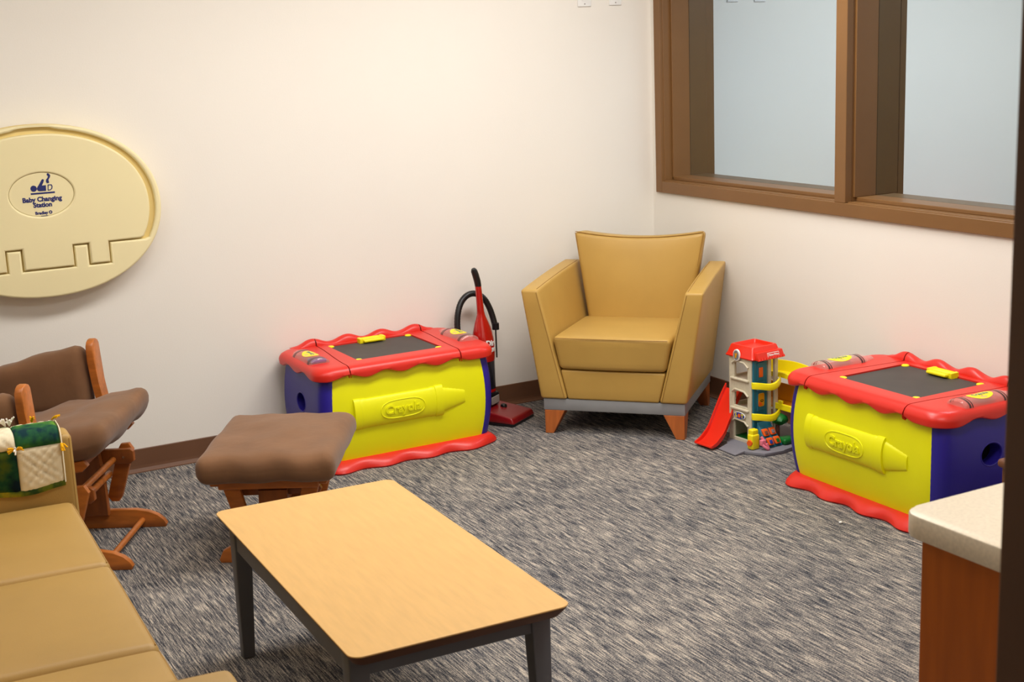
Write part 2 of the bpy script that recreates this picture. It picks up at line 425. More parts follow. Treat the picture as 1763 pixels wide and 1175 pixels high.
me = shape_mesh([ell(0, .072, .1272, .0882, 64)], .003, .001); mapped(me, faceY(-.086)); pl = obj_me('oval_plate', me, 'cream', st)
def ink(name, loops, y=-.0905):
    me = shape_mesh(loops, .0006); mapped(me, faceY(y)); return obj_me(name, me, 'navy', pl, smooth=False)
def rot2(pts, a, cx, cy): return [(cx + x * math.cos(a) - y * math.sin(a), cy + x * math.sin(a) + y * math.cos(a)) for x, y in pts]
ink('baby_symbol', [ell(-.0285, .0985, .0125, .0125, 24)])
ink('baby_symbol', [[(-.013, .089), (-.006, .086), (.0195, .086), (.0205, .109), (.005, .1085), (.0125, .122), (.0155, .131), (.011, .1345), (.006, .132), (-.002, .119), (-.0135, .103), (-.016, .096)]])
ink('baby_symbol', [[(.025, .116), (.0225, .124), (.024, .131), (.031, .139), (.033, .144), (.028, .150), (.031, .157), (.037, .155), (.042, .147), (.040, .140), (.033, .130), (.0345, .117)]])
ink('baby_symbol', [[(.0255, .086), (.037, .087), (.0445, .093), (.0465, .103), (.043, .1105), (.028, .111)], [(.029, .09), (.0365, .0905), (.041, .095), (.0425, .102), (.040, .107), (.0315, .1075)]])
ink('baby_symbol', [[(-.042, .0745), (.053, .0745), (.053, .081), (-.042, .081)]])
for s, size, x, z in (('Baby Changing', .0262, 0, .053), ('Station', .0262, 0, .030)):
    me = text_mesh(s, size, .0006, .0011); mapped(me, lambda u, v, w, x=x, z=z: Vector((x + u, -.0905 - w, z + v))); obj_me('lettering', me, 'navy', pl, smooth=False)
me = text_mesh('Bradley', .0165, .0006, .0007); mapped(me, lambda u, v, w: Vector((-.008 + u, -.0905 - w, -.0025 + v))); obj_me('maker_mark', me, 'navy', pl, smooth=False)
ink('maker_mark', [ell(.0275, -.0015, .0068, .0068, 20), ell(.0275, -.0015, .003, .003, 16)])
ink('maker_mark', [[(-.012, -.0155), (.016, -.0155), (.016, -.0137), (-.012, -.0137)]])

# ================================================================== mustard armchair in the corner
ch = thing('armchair', 'mustard vinyl armchair with grey plinth set diagonally in the room corner', 'armchair', (-.56, -.577, 0), math.atan2(-.732, .681))
bm = NB(); box(bm, -.333, .333, -.312, .335, .113, .168, .004); obj('plinth', bm, 'plinth', ch)
for sx in (-1, 1):
    for sy in (-1, 1):
        bm = NB(); yo = -.312 if sy < 0 else .335
        pts = [(.329, .113), (.329, .0), (.290, .0), (.232, .113)]
        if sy < 0: prism(bm, pts, lambda x, z: (sx * x, -.311, z), lambda x, z: (sx * x, -.311 + (.1 if z > .05 else .045), z), .002, 1)
        else: prism(bm, pts, lambda x, z: (sx * x, .334, z), lambda x, z: (sx * x, .334 - (.1 if z > .05 else .045), z), .002, 1)
        obj('leg', bm, 'orangewood', ch)
arms = []
for s in (-1, 1):
    P = {}
    for j, (y, zt, xo, xi) in enumerate(((-.322, .680, .424, .340), (.375, .712, .408, .322))):
        P[(0, j, 0)] = (s * .343, y if j == 0 else .345, .169); P[(1, j, 0)] = (s * .216, y if j == 0 else .345, .169)
        P[(0, j, 1)] = (s * xo, y, zt); P[(1, j, 1)] = (s * xi, y, zt)
    bm = NB(); hexa(bm, P, .013, 3, (4, 10, 8), lambda q, u, v, w: q + Vector((0, 0, .006 * max(0, w) * (1 - v * v))))
    a = obj('arm', bm, 'mustard', ch); arms.append(a)
    pts = [Vector(P[(1, 0, 0)]).lerp(Vector(P[(1, 0, 1)]), t) + Vector((s * .010, -.0005, -.004)) for t in (.02, .3, .6, .985)]
    top = [Vector(P[(1, 0, 1)]).lerp(Vector(P[(1, 1, 1)]), t) + Vector((s * .011, 0, .0005 + .006 * (1 - (2 * t - 1) ** 2))) for t in (.03, .25, .5, .75, .95)]
    bm = NB(); tube(bm, pts, .0014, 6); tube(bm, top, .0016, 6)
    tube(bm, [Vector(P[(0, 0, 1)]) + Vector((-s * .006, .003, -.0125)), Vector(P[(1, 0, 1)]) + Vector((s * .006, .003, -.0125))], .0015, 6)
    obj('seam', bm, 'seam', a)
bm = NB(); hexa(bm, {(0, 0, 0): (-.2145, -.316, .169), (1, 0, 0): (.2145, -.316, .169), (0, 1, 0): (-.2145, .30, .169), (1, 1, 0): (.2145, .30, .169),
               (0, 0, 1): (-.246, -.316, .307), (1, 0, 1): (.246, -.316, .307), (0, 1, 1): (-.246, .30, .307), (1, 1, 1): (.246, .30, .307)}, .010, 3, (6, 4, 3))
obj('front_rail', bm, 'mustard', ch)
bm = NB(); P = {(0, 0, 0): (-.249, -.322, .311), (1, 0, 0): (.249, -.322, .311), (0, 1, 0): (-.249, .235, .311), (1, 1, 0): (.249, .235, .311),
               (0, 0, 1): (-.277, -.332, .468), (1, 0, 1): (.277, -.332, .468), (0, 1, 1): (-.277, .24, .452), (1, 1, 1): (.277, .24, .452)}
hexa(bm, P, .022, 4, (10, 10, 5), lambda q, u, v, w: q + Vector((0, -.012 * max(0, -v) ** 4 * (1 - u * u), .014 * max(0, w) * (1 - u * u) * (1 - v * v))))
sc = obj('seat_cushion', bm, 'mustard', ch)
bm = NB(); tube(bm, [(-.262 + .524 * t, -.339 - .004 * (1 - (2 * t - 1) ** 2), .462) for t in [i / 10 for i in range(11)]], .0022, 6); obj('seam', bm, 'seam', sc)
bm = NB(); P = {(0, 0, 0): (-.215, .19, .22), (1, 0, 0): (.215, .19, .22), (0, 1, 0): (-.215, .345, .2), (1, 1, 0): (.215, .345, .2),
               (0, 0, 1): (-.330, .262, .872), (1, 0, 1): (.330, .262, .872), (0, 1, 1): (-.312, .385, .862), (1, 1, 1): (.312, .385, .862)}
hexa(bm, P, .026, 4, (12, 3, 12), lambda q, u, v, w: q + Vector((0, -.03 * max(0, -v) * (1 - u * u) * (1 - w * w), -.028 * (1 - u * u) * ((w + 1) / 2) ** 2)))
bk = obj('backrest', bm, 'mustard', ch)
bm = NB(); tube(bm, [(-.318 + .636 * t, .266, .867 - .028 * (1 - (2 * t - 1) ** 2)) for t in [i / 12 for i in range(13)]], .0022, 6)
for s in (-1, 1): tube(bm, [(s * .318, .264, .862), (s * .288, .249, .70), (s * .268, .238, .55)], .002, 6)
obj('seam', bm, 'seam', bk)

# ================================================================== toy chests
def chest(loc, rot, label, blue_inside):
    t = thing('toy_chest', label, 'toy chest', loc, rot, 'plastic toy chests')
    bulge = lambda z: .03 * (1 - min(1, ((z - .24) / .24) ** 2))
    # base with scalloped edge
    ol = rrect(.425, .285, .09); n = len(ol)
    per = sum(math.dist(ol[i], ol[(i + 1) % n]) for i in range(n))
    def waved(ins, amp, z, k=13, ph=.4):
        s = 0; out = []
        for i in range(n):
            a, b, c = ol[i - 1], ol[i], ol[(i + 1) % n]
            nx, ny = (c[1] - a[1]), -(c[0] - a[0]); l = math.hypot(nx, ny); nx /= l; ny /= l
            d = -ins + amp * math.cos(2 * PI * k * s / per + ph)
            out.append((b[0] + nx * d, b[1] + ny * d, z)); s += math.dist(b, c)
        return out
    bm = NB(); loft(bm, [waved(.002, .013, 0), waved(-.004, .013, .007), waved(-.001, .010, .019), waved(.010, .006, .032), waved(.022, .002, .041), waved(.036, 0, .046), waved(.07, 0, .048)])
    obj('base', bm, 'red', t)
    # blue barrel body
    bm = NB(); rings = []
    for i in range(15):
        z = .044 + .392 * i / 14; b = bulge(z)
        sx = (.385 + b) / .41; pts = rrect(.385 + b, .225 + b, .05, .03, 6)
        rings.append([(x, y, z) for x, y in pts])
    m_ = min(len(r) for r in rings); rings = []
    for i in range(15):
        z = .044 + .392 * i / 14; b = bulge(z)
        base = rrect(.389, .225, .045, .03, 6)
        rings.append([(x * (.389 + b) / .389, y * (.225 + b) / .225, z) for x, y in base])
    loft(bm, rings)
    body = obj('body', bm, 'blue', t)
    # hand holes in both ends
    for s in (-1, 1):
        bm = NB(); loft(bm, [[(s * x, -.005 + .052 * math.cos(a), .275 + .042 * math.sin(a)) for a in [2 * PI * k / 32 for k in range(32)]] for x in (.36, .46)])
        cut = obj('cutter', bm, 'blackmatte', t)
        md = body.modifiers.new('cut', 'BOOLEAN'); md.operation = 'DIFFERENCE'; md.object = cut; md.solver = 'EXACT'
        bpy.context.view_layer.update()
        me = eval_mesh(body); body.modifiers.clear(); old = body.data; body.data = me; bpy.data.objects.remove(cut)
        me.materials.clear(); me.materials.append(M['blue'])
        me.polygons.foreach_set('use_smooth', [True] * len(me.polygons)); me.polygons.foreach_set('material_index', [0] * len(me.polygons)); me.set_sharp_from_angle(angle=math.radians(35))
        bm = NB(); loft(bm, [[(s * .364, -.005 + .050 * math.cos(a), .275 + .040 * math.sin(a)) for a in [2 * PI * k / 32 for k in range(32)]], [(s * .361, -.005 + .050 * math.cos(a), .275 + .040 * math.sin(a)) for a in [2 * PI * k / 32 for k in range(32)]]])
        obj('hole_shade_disc', bm, 'blackmatte', body)  # black disc stands in for the shade deep in the hole
        body.children[-1]['label'] = 'black disc painted as the shade inside the hand hole'
        bm = NB(); tube(bm, [(s * (.3855 + bulge(.275 + .042 * math.sin(a)) + .001), -.005 + .054 * math.cos(a), .275 + .044 * math.sin(a)) for a in [2 * PI * k / 32 for k in range(33)]], .004, 8)
        obj('hole_rim', bm, 'blue', body)
    # yellow panels front and back
    yf = lambda z: .2255 + bulge(z) + .005
    for sgn, nm in ((-1, 'front_panel'), (1, 'rear_panel')):
        bm = NB(); nx, nz = 24, 20; V = {}
        for i in range(nx + 1):
            for j in range(nz + 1):
                z = .046 + .384 * j / nz; hx = .346 + bulge(z); x = -hx + 2 * hx * i / nx
                e = 0 if 0 < i < nx else -.007
                V[i, j] = bm.verts.new((x, sgn * (yf(z) + e), z))
        for i in range(nx):
            for j in range(nz): bm.faces.new((V[i, j], V[i + 1, j], V[i + 1, j + 1], V[i, j + 1]))
        pn = obj(nm, bm, 'yellow', t, angle=60)
        if sgn > 0: continue
        # embossed crayon
        def hgt(x, z):
            zc = z - .247
            if -.275 <= x <= .15:
                r = .066
                if x < -.243: r = .069
                if .112 < x: r = .071
                if -.238 < x < -.222 or .09 < x < .106: r = .068
                k = .021
            elif .15 < x <= .262:
                r = .056 - (.056 - .029) * (x - .15) / .112; k = .018 - .005 * (x - .15) / .112
            else: return 0
            return k * (r / .066) * math.sqrt(max(0, 1 - (zc / r) ** 2))
        xs = [-.2755, -.275]; x = -.272
        for a_ in [i * .006 for i in range(0, 91)]:
            xs.append(-.2735 + a_)
        xs += [.1495, .1505, .1115, .1125, -.2435, -.2425, .2615, .2625]
        xs = sorted(x for x in set(xs) if x <= .2625)
        bm = NB(); V = {}; nz = 44
        for i, x in enumerate(xs):
            for j in range(nz + 1):
                z = .247 + .073 * math.sin(PI / 2 * (2 * j / nz - 1)); h = hgt(x, z)
                V[i, j] = bm.verts.new((x, -(yf(z) + h - (.003 if h == 0 else 0)), z))
        for i in range(len(xs) - 1):
            for j in range(nz):
                q = (V[i, j], V[i + 1, j], V[i + 1, j + 1], V[i, j + 1])
                bm.faces.new(q)
        obj('embossed_crayon', bm, 'yellow', pn, angle=50)
        surf = lambda x, z, w: Vector((x, -(yf(z) + hgt(x, z) + w), z))
        bm = NB(); tube(bm, [surf(-.05 + .105 * math.copysign(abs(math.cos(a)) ** .6, math.cos(a)), .247 + .040 * math.copysign(abs(math.sin(a)) ** .9, math.sin(a)), 0) for a in [2 * PI * k / 64 for k in range(65)]], .0028, 8)
        obj('embossed_oval', bm, 'yellow', pn)
        me = text_mesh('Crayola', .054, .0, .0016, 0, 1.0)
        bm = NB(); bm.from_mesh(me)
        bmesh.ops.remove_doubles(bm, verts=bm.verts, dist=1e-5)
        bmesh.ops.triangulate(bm, faces=bm.faces[:])
        top_faces = bm.faces[:]
        r = bmesh.ops.extrude_face_region(bm, geom=top_faces)
        up = {v for v in r['geom'] if isinstance(v, bmesh.types.BMVert)}
        for v in bm.verts:
            u, w = v.co.x, v.co.y
            v.co = surf(-.05 + u, .247 + w, .0042 if v in up else -.003)
        obj('embossed_lettering', bm, 'yellow', pn, angle=30)
    # lid: rounded slab with waved skirt, cut in three
    lo_ = rrect(.433, .272, .080, .011, 10); n2 = len(lo_)
    per2 = sum(math.dist(lo_[i], lo_[(i + 1) % n2]) for i in range(n2))
    cum = [0]
    for i in range(n2): cum.append(cum[-1] + math.dist(lo_[i], lo_[(i + 1) % n2]))
    ZT = .465
    def skirt_wave(x, y):
        if abs(y) <= .19: return -math.cos(2 * PI * (y + .19) / .19)
        if x < -.40 or x > .306: return -1
        if x < -.289: return -math.cos(PI * (x + .40) / .111)
        return -math.cos(2 * PI * (x + .204) / .17)
    def lring(ins, z=None, wav=0, zc=0):
        out = []
        for i in range(n2):
            x, y = lo_[i]; kx = (.433 - ins) / .433; ky = (.272 - ins) / .272
            zz = z if z is not None else zc + wav * skirt_wave(x, y)
            out.append((x * kx, y * ky, zz))
        return out
    def warp(y): return .018 * math.sin(max(-1, min(1, y / .25)) * PI / 2)
    def lidmesh():
        bm = NB(); rings = [lring(.014, .452), lring(.014, None, .0085, .425), lring(.006, None, .009, .4165), lring(.0, None, .0085, .421), lring(-.002, .433), lring(.001, .443), lring(.008, .454), lring(.020, .4622), lring(.034, .4648)]
        V = loft(bm, rings, True, False)
        prev = V[-1]; last = rings[-1]
        for s in (.9, .75, .6, .45, .3, .15):
            cur = [bm.verts.new((x * s, y * s, ZT)) for x, y, z in last]
            for j in range(n2):
                k = (j + 1) % n2; bm.faces.new((prev[j], prev[k], cur[k], cur[j]))
            prev = cur
        bm.faces.new(prev)
        # wavy ridge along the back edge
        rr = []
        for i in range(61):
            x = -.36 + .72 * i / 60; e = min(1, (1 - abs(x) / .36) * 5); hz = (.019 + .010 * math.cos(2 * PI * x / .172 + PI)) * e ** .5 + .001
            rr.append([(x, .243 + .026 * math.cos(a), .462 + hz * math.sin(a) * 1.15) for a in [-.25 + (PI + .5) * k / 10 for k in range(11)]])
        loft(bm, rr)
        return bm
    GXL = .265
    def cutlid(side):
        bm = lidmesh()
        bmesh.ops.recalc_face_normals(bm, faces=bm.faces)
        def clip(px, sgn, keep_inner):
            for v in bm.verts: v.co.x -= warp(v.co.y)
            no = Vector((sgn, 0, 0)); p0 = Vector((sgn * px, 0, 0))
            bmesh.ops.bisect_plane(bm, geom=bm.verts[:] + bm.edges[:] + bm.faces[:], plane_co=p0, plane_no=no, clear_outer=keep_inner, clear_inner=not keep_inner)
            es = [e for e in bm.edges if e.is_boundary and all(abs(v.co.x - sgn * px) < 1e-5 for v in e.verts)]
            r = bmesh.ops.extrude_edge_only(bm, edges=es)
            for v in [g for g in r['geom'] if isinstance(g, bmesh.types.BMVert)]:
                v.co.z -= .012; v.co.x += (-sgn if keep_inner else sgn) * .002
            for v in bm.verts: v.co.x += warp(v.co.y)
        if side == 0:
            clip(GXL - .0025, 1, True); clip(GXL - .0025, -1, True)
        else:
            clip(GXL + .0025, side, False)
        return bm
    bm = cutlid(0)
    bx, by0, by1 = .206, -.168, .185
    for co, no in (((bx, 0, 0), (1, 0, 0)), ((-bx, 0, 0), (1, 0, 0)), ((0, by0, 0), (0, 1, 0)), ((0, by1, 0), (0, 1, 0))):
        fs = [f for f in bm.faces if all(v.co.z > .464 and abs(v.co.y) < .235 for v in f.verts)]
        ge = list({e for f in fs for e in f.edges}) + list({v for f in fs for v in f.verts}) + fs
        bmesh.ops.bisect_plane(bm, geom=ge, plane_co=co, plane_no=no)
    dead = [f for f in bm.faces if f.calc_center_median().z > .464 and abs(f.calc_center_median().x) < bx and by0 < f.calc_center_median().y < by1 and abs(f.calc_center_median().z - ZT) < .0006]
    bmesh.ops.delete(bm, geom=dead, context='FACES')
    rim = [(-bx, by0), (bx, by0), (bx, by1), (-bx, by1)]
    tp = [bm.verts.new((x, y, ZT)) for x, y in rim]; bt = [bm.verts.new((x, y, ZT - .012)) for x, y in rim]
    for i in range(4): bm.faces.new((tp[i], tp[(i + 1) % 4], bt[(i + 1) % 4], bt[i]))
    lid = obj('lid', bm, 'red', t, angle=35)
    for s in (-1, 1):
        bm = cutlid(s); el = obj('end_lid', bm, 'red', t, angle=35)
        # crayon shaped clear cover
        cx = s * .365; hw = .047
        def half(yv, r, h): return [(cx + r * math.cos(a), yv, ZT - .0015 + h * math.sin(a)) for a in [PI * k / 14 for k in range(15)]]
        bm = NB(); loft(bm, [half(-.135, hw * .9, .020), half(-.130, hw, .026), half(.085, hw, .026)], True, True, False)
        cv = obj('crayon_cover', bm, 'tint', el); cv['label'] = 'clear pink-tinted crayon shaped window'
        bm = NB(); loft(bm, [half(.0855, hw * .86, .023), half(.088, hw * .86, .023), half(.145, hw * .5, .012), half(.148, hw * .42, .008)], True, True, False)
        obj('cover_tip', bm, 'clear', cv)
        for y0 in (-.118, -.104, .056, .070):
            bm = NB(); loft(bm, [half(y0, hw + .0008, .0268), half(y0 + (.0095 if y0 in (-.118, .056) else .005), hw + .0008, .0268)], False, False, False)
            obj('dark_band', bm, 'darkband', cv)
        bm = NB(); g = []
        c0 = bm.verts.new((cx, -.02, ZT + .0266))
        for k in range(28):
            a = 2 * PI * k / 28; ux = .034 * math.cos(a); uy = .058 * math.sin(a)
            g.append(bm.verts.new((cx + ux, -.02 + uy, ZT - .0012 + .0272 * math.sqrt(max(0, 1 - (ux / hw) ** 2)))))
        for k in range(28): bm.faces.new((c0, g[k], g[(k + 1) % 28]))
        lb = obj('oval_label', bm, 'brightyellow', cv)
        me = text_mesh('Crayola', .024, .0002, .0004)
        mapped(me, lambda u, v, w: Vector((cx - v, -.02 + u, ZT - .0006 + .0272 * math.sqrt(max(0, 1 - (v / hw) ** 2)) + w)))
        obj_me('label_lettering', me, 'teal' if s < 0 else 'teal', lb if False else cv, smooth=False)
        if s < 0 and blue_inside:
            bm = NB(); rbox_pts(bm, .036, .03, .009, .008, 2, (2, 2, 1), lambda q: q + Vector((cx, -.098, ZT + .0085)))
            o_ = obj('stored_crayon', bm, 'blue', cv); o_['label'] = 'blue item seen through the clear cover'
    bm = NB(); box(bm, -bx + .001, bx - .001, by0 + .001, by1 - .001, .450, .4595, .001, 1); bd = obj('chalkboard', bm, 'board', lid, smooth=False)
    for px, py in ((-bx + .012, by0 + .012), (bx - .012, by0 + .012), (-bx + .012, by1 - .012), (bx - .012, by1 - .012)):
        bm = NB(); lathe(bm, [(.0155, -.004), (.0155, .003), (.012, .0055), (.005, .007)], 16, (px, py, .4595)); obj('pin', bm, 'brightyellow', lid)
    bm = NB()
    prof_ = [(-.064, 0), (-.064, .022), (-.052, .024), (-.044, .017), (.044, .017), (.052, .024), (.064, .022), (.064, 0)]
    prism(bm, prof_, lambda x, z: (x + .006, .150, .4595 + z * .95), lambda x, z: (x + .006, .192, .4595 + z), .003, 2)
    rbox_pts(bm, .05, .012, .006, .005, 2, (3, 2, 1), lambda q: q + Vector((.006, .143, .471)))
    obj('clip', bm, 'brightyellow', lid)
    return t
chest((-1.688, -.292, 0), 0, 'red, yellow and blue plastic toy chest against the back wall, behind the footstool', True)
chest((-.315, -2.15, 0), -PI / 2, 'red, yellow and blue plastic toy chest against the right wall, behind the counter end', False)

# ================================================================== coffee table
tb = thing('coffee_table', 'low maple-topped coffee table with grey legs and dark edge', 'table', (-2.733, -2.589, 0), math.radians(-2.0))
HX, HY, ZT_ = .289, .592, .44
bm = NB(); ol = rrect(HX, HY, .03, .2, 6)
loft(bm, [[(x * k, y * k2, z) for x, y in ol] for k, k2, z in ((.995, .998, ZT_ - .0045), (1, 1, ZT_ - .003), (1, 1, ZT_ - .0008), (.997, .9985, ZT_))])
obj('tabletop', bm, 'ltwood', tb, angle=30)
bm = NB(); loft(bm, [[(x * k, y * k2, z) for x, y in ol] for k, k2, z in ((.93, .965, ZT_ - .032), (.94, .97, ZT_ - .031), (.985, .993, ZT_ - .012), (.996, .998, ZT_ - .0048))])
obj('tabletop_edge', bm, 'dkedge', tb, angle=30)
AX, AY = .245, .49
bm = NB()
for s in (-1, 1):
    box(bm, -AX + .02, AX - .02, s * (AY + .006) - .011, s * (AY + .006) + .011, ZT_ - .092, ZT_ - .033, .002, 1)
    box(bm, s * (AX + .006) - .011, s * (AX + .006) + .011, -AY + .02, AY - .02, ZT_ - .092, ZT_ - .033, .002, 1)
obj('apron', bm, 'legpaint', tb, smooth=False)
for sx in (-1, 1):
    for sy in (-1, 1):
        bm = NB(); P = {}
        for i in (0, 1):
            for j in (0, 1):
                P[(i, j, 1)] = (sx * (AX + .024 - (0 if i == 0 else .055)), sy * (AY + .024 - (0 if j == 0 else .055)), ZT_ - .033)
                P[(i, j, 0)] = (sx * (AX + .022 - (0 if i == 0 else .036)), sy * (AY + .018 - (0 if j == 0 else .036)), 0)
        hexa(bm, P, .004, 2, (1, 1, 2)); obj('leg', bm, 'legpaint', tb)

# ================================================================== sofa
so_ = thing('sofa', 'long tan vinyl three-seat sofa at the left foreground', 'sofa', (-3.7, -2.5, 0), math.radians(-2.4))
SF = .328
for s in (-1, 1):
    bm = NB(); y0, y1 = (.944, 1.054) if s > 0 else (-1.04, -.93)
    hexa(bm, corners(-.42, SF + .016, y0, y1, .1, .645 if s > 0 else .63), .02, 4, (8, 3, 6), lambda q, u, v, w: q + Vector((0, 0, .004 * max(0, w) * (1 - u * u))))
    a = obj('arm', bm, 'mustard2', so_)
    zt = .645 if s > 0 else .63; yi = y0 if s > 0 else y1
    bm = NB(); tube(bm, [(-.40 + (SF + .39) * t, yi + (.010 if s > 0 else -.010), zt - .0035 + .004 * (1 - (2 * t - 1) ** 2)) for t in [i / 10 for i in range(11)]], .002, 6)
    tube(bm, [(SF + .006, yi + (.004 if s > 0 else -.004), z) for z in (.11, .3, .5, zt - .015)], .002, 6); obj('seam', bm, 'seam', a)
bm = NB(); box(bm, -.40, SF - .012, -.928, .942, .1, .298, .01, 2); obj('base', bm, 'mustard2', so_)
for y0, y1 in ((.3115, .942), (-.3085, .3085), (-.928, -.3115)):
    bm = NB(); hexa(bm, corners(-.27, SF, y0, y1, .30, .43), .028, 4, (8, 8, 3), lambda q, u, v, w: q + Vector((0, 0, .010 * max(0, w) * (1 - u ** 4) * (1 - v ** 4))))
    c_ = obj('seat_cushion', bm, 'mustard2', so_)
    bm = NB(); tube(bm, [(SF - .010, y0 + .02 + (y1 - y0 - .04) * t, .4235) for t in [i / 8 for i in range(9)]], .0022, 6); obj('seam', bm, 'seam', c_)
bm = NB(); hexa(bm, {k_: v for k_, v in {(0, 0, 0): (-.42, -.928, .30), (1, 0, 0): (-.275, -.928, .30), (0, 1, 0): (-.42, .942, .30), (1, 1, 0): (-.275, .942, .30), (0, 0, 1): (-.50, -.928, .82), (1, 0, 1): (-.40, -.928, .82), (0, 1, 1): (-.50, .942, .82), (1, 1, 1): (-.40, .942, .82)}.items()}, .025, 3, (3, 12, 8)); obj('backrest', bm, 'mustard2', so_)
for x in (-.36, .25):
    for y in (-.98, .99):
        bm = NB(); box(bm, x - .03, x + .03, y - .03, y + .03, 0, .10, .004, 1); obj('leg', bm, 'orangewood', so_)

# ================================================================== quilt over the sofa arm
qu = thing('quilt', 'green batik and cream patchwork quilt draped over the far sofa arm', 'quilt', (-3.7, -2.5, 0), math.radians(-2.4))
path = bez([(.933, .490), (.932, .535), (.931, .60), (.934, .645), (.952, .664), (1.0, .667), (1.045, .663), (1.066, .644), (1.068, .58), (1.069, .48), (1.07, .36)], 10)
PL = [0]
for a, b in zip(path, path[1:]): PL.append(PL[-1] + (Vector(b) - Vector(a)).length)
def along(s):
    s = max(0, min(PL[-1] - 1e-6, s))
    for i in range(len(PL) - 1):
        if PL[i + 1] >= s:
            t = (s - PL[i]) / (PL[i + 1] - PL[i]); q = Vector(path[i]).lerp(Vector(path[i + 1]), t); d = (Vector(path[i + 1]) - Vector(path[i])).normalized()
            return q, Vector((-d.y, d.x)) if True else None
def qpt(x, s, off):
    q, nrm = along(s)
    sag = .005 * math.sin(x * 31 + 1) * max(0, 1 - s / .12)
    return Vector((x, q.x + nrm.x * (off + sag), q.y + nrm.y * off + (.006 * math.sin(x * 24 + .4) * max(0, 1 - s / .1))))
PS = .134; N_ = 22
for row in range(4):
    for col in range(4):
        dark = (row + col) % 2 == 1
        x1 = .306 - col * PS; x0 = x1 - PS + .001; s0 = row * PS; s1 = min(s0 + PS - .001, PL[-1])
        if s0 >= PL[-1]: continue
        bm = NB(); V = {}
        for i in range(N_ + 1):
            for j in range(N_ + 1):
                u, v = i / N_, j / N_
                e = min(u, 1 - u, v, 1 - v); pf = .007 * min(1, e * 9) ** .5
                if not dark:
                    for dd in ((u + v) * 4.2, (u - v) * 4.2 + 10):
                        f = abs(dd - round(dd)); pf -= .0042 * math.exp(-(f / .09) ** 2) * min(1, e * 9)
                V[i, j] = bm.verts.new(qpt(x0 + (x1 - x0) * u, s0 + (s1 - s0) * v, .003 + pf))
                V[i, j, 1] = bm.verts.new(qpt(x0 + (x1 - x0) * u, s0 + (s1 - s0) * v, .0005)) if i in (0, N_) or j in (0, N_) else None
        for i in range(N_):
            for j in range(N_): bm.faces.new((V[i, j], V[i + 1, j], V[i + 1, j + 1], V[i, j + 1]))
            for j in (0, N_): bm.faces.new((V[i, j], V[i, j, 1], V[i + 1, j, 1], V[i + 1, j]))
            for j in (0, N_): bm.faces.new((V[j, i], V[j, i + 1], V[j, i + 1, 1], V[j, i, 1]))
        o = obj('patch', bm, ('batik1' if row == 1 and col == 0 else 'batik2') if dark else 'quiltcream', qu, angle=60)
        o['label'] = 'green batik patch' if dark else 'cream patch with diamond quilting'
bm = NB(); loft(bm, [[qpt(.308 - .54 * t, -.0 + s, o_) + Vector((0, 0, dz)) for s, o_, dz in ((0, .006, -.012), (0, .009, -.004), (.002, .006, .004), (.002, .001, .0), (0, .001, -.010))] for t in [i / 40 for i in range(41)]])
obj('backing_hem', bm, 'backing', qu)
bm = NB(); loft(bm, [[qpt(.307, .3 * t, o_) + Vector((dx, 0, 0)) for dx, o_ in ((0, .010), (.003, .008), (.004, .005), (.003, .002), (0, .001))] for t in [i / 24 for i in range(25)]])
obj('binding', bm, 'quiltcream', qu)
def tie(x, s, m, n=5, ln=.022, off=.010, aim=(0, 0)):
    bm = NB(); p0 = qpt(x, s, off)
    for k in range(n):
        a = random.uniform(-1, 1); d = Vector((aim[0] + random.uniform(-.6, .6), -.55 + random.uniform(-.3, .2), aim[1] + random.uniform(-.35, .45)))
        p1 = p0 + d.normalized() * ln * random.uniform(.7, 1.1); mid = p0.lerp(p1, .5) + Vector((0, 0, .004))
        tube(bm, [p0, mid, p1], [.0022, .003, .0026], 6)
    obj('yarn_tie', bm, m, qu)
tie(.306, PS, 'yarny', 7, .028, .010, (.5, -.6)); tie(.172, PS, 'yarny', 5, .026, .010, (1, .1)); tie(.172, PS, 'yarny', 5, .03, .010, (-1.2, 0)); tie(.172, PS, 'yarnw', 4, .022)
tie(.30, PS * 2, 'yarny', 6, .03, .010, (1.2, .5)); tie(.24, PS * 2, 'yarny', 5, .026, .010, (.2, 1)); tie(.172, PS * 2, 'yarnw', 7, .034, .010, (0, .8)); tie(.16, PS * 2, 'yarnw', 6, .03, .010, (-.6, 1))

# ================================================================== glider rocker and its ottoman
def soft(bm, P, r, n=(14, 14, 5), wr=.006, fr_=9, bul=.02, seed=0, extra=None):
    def post(q, u, v, w):
        k = noise.noise(Vector((q.x * fr_ + seed, q.y * fr_ * .7, q.z * fr_))) * wr
        q = q + Vector((0, 0, bul * (1 - u * u) * (1 - v * v) * (w if w > 0 else w * .5) + k))
        return extra(q, u, v, w) if extra else q
    return hexa(bm, P, r, 4, n, post)
ANG = math.radians(-30.5)
gl = thing('glider_rocker', 'wooden glider rocker with brown suede cushions behind the sofa', 'rocking chair', (-3.2245, -.814, 0), ANG)
def board(bm, pts, y, th, bev=.004): prism(bm, pts, lambda x, z: (x, y - th / 2, z), lambda x, z: (x, y + th / 2, z), bev, 2); return bm
foot = [(-.33, .0), (.292, 0), (.298, .012), (.288, .03), (.265, .05), (.23, .065), (.18, .074), (-.22, .074), (-.29, .06), (-.33, .03)]
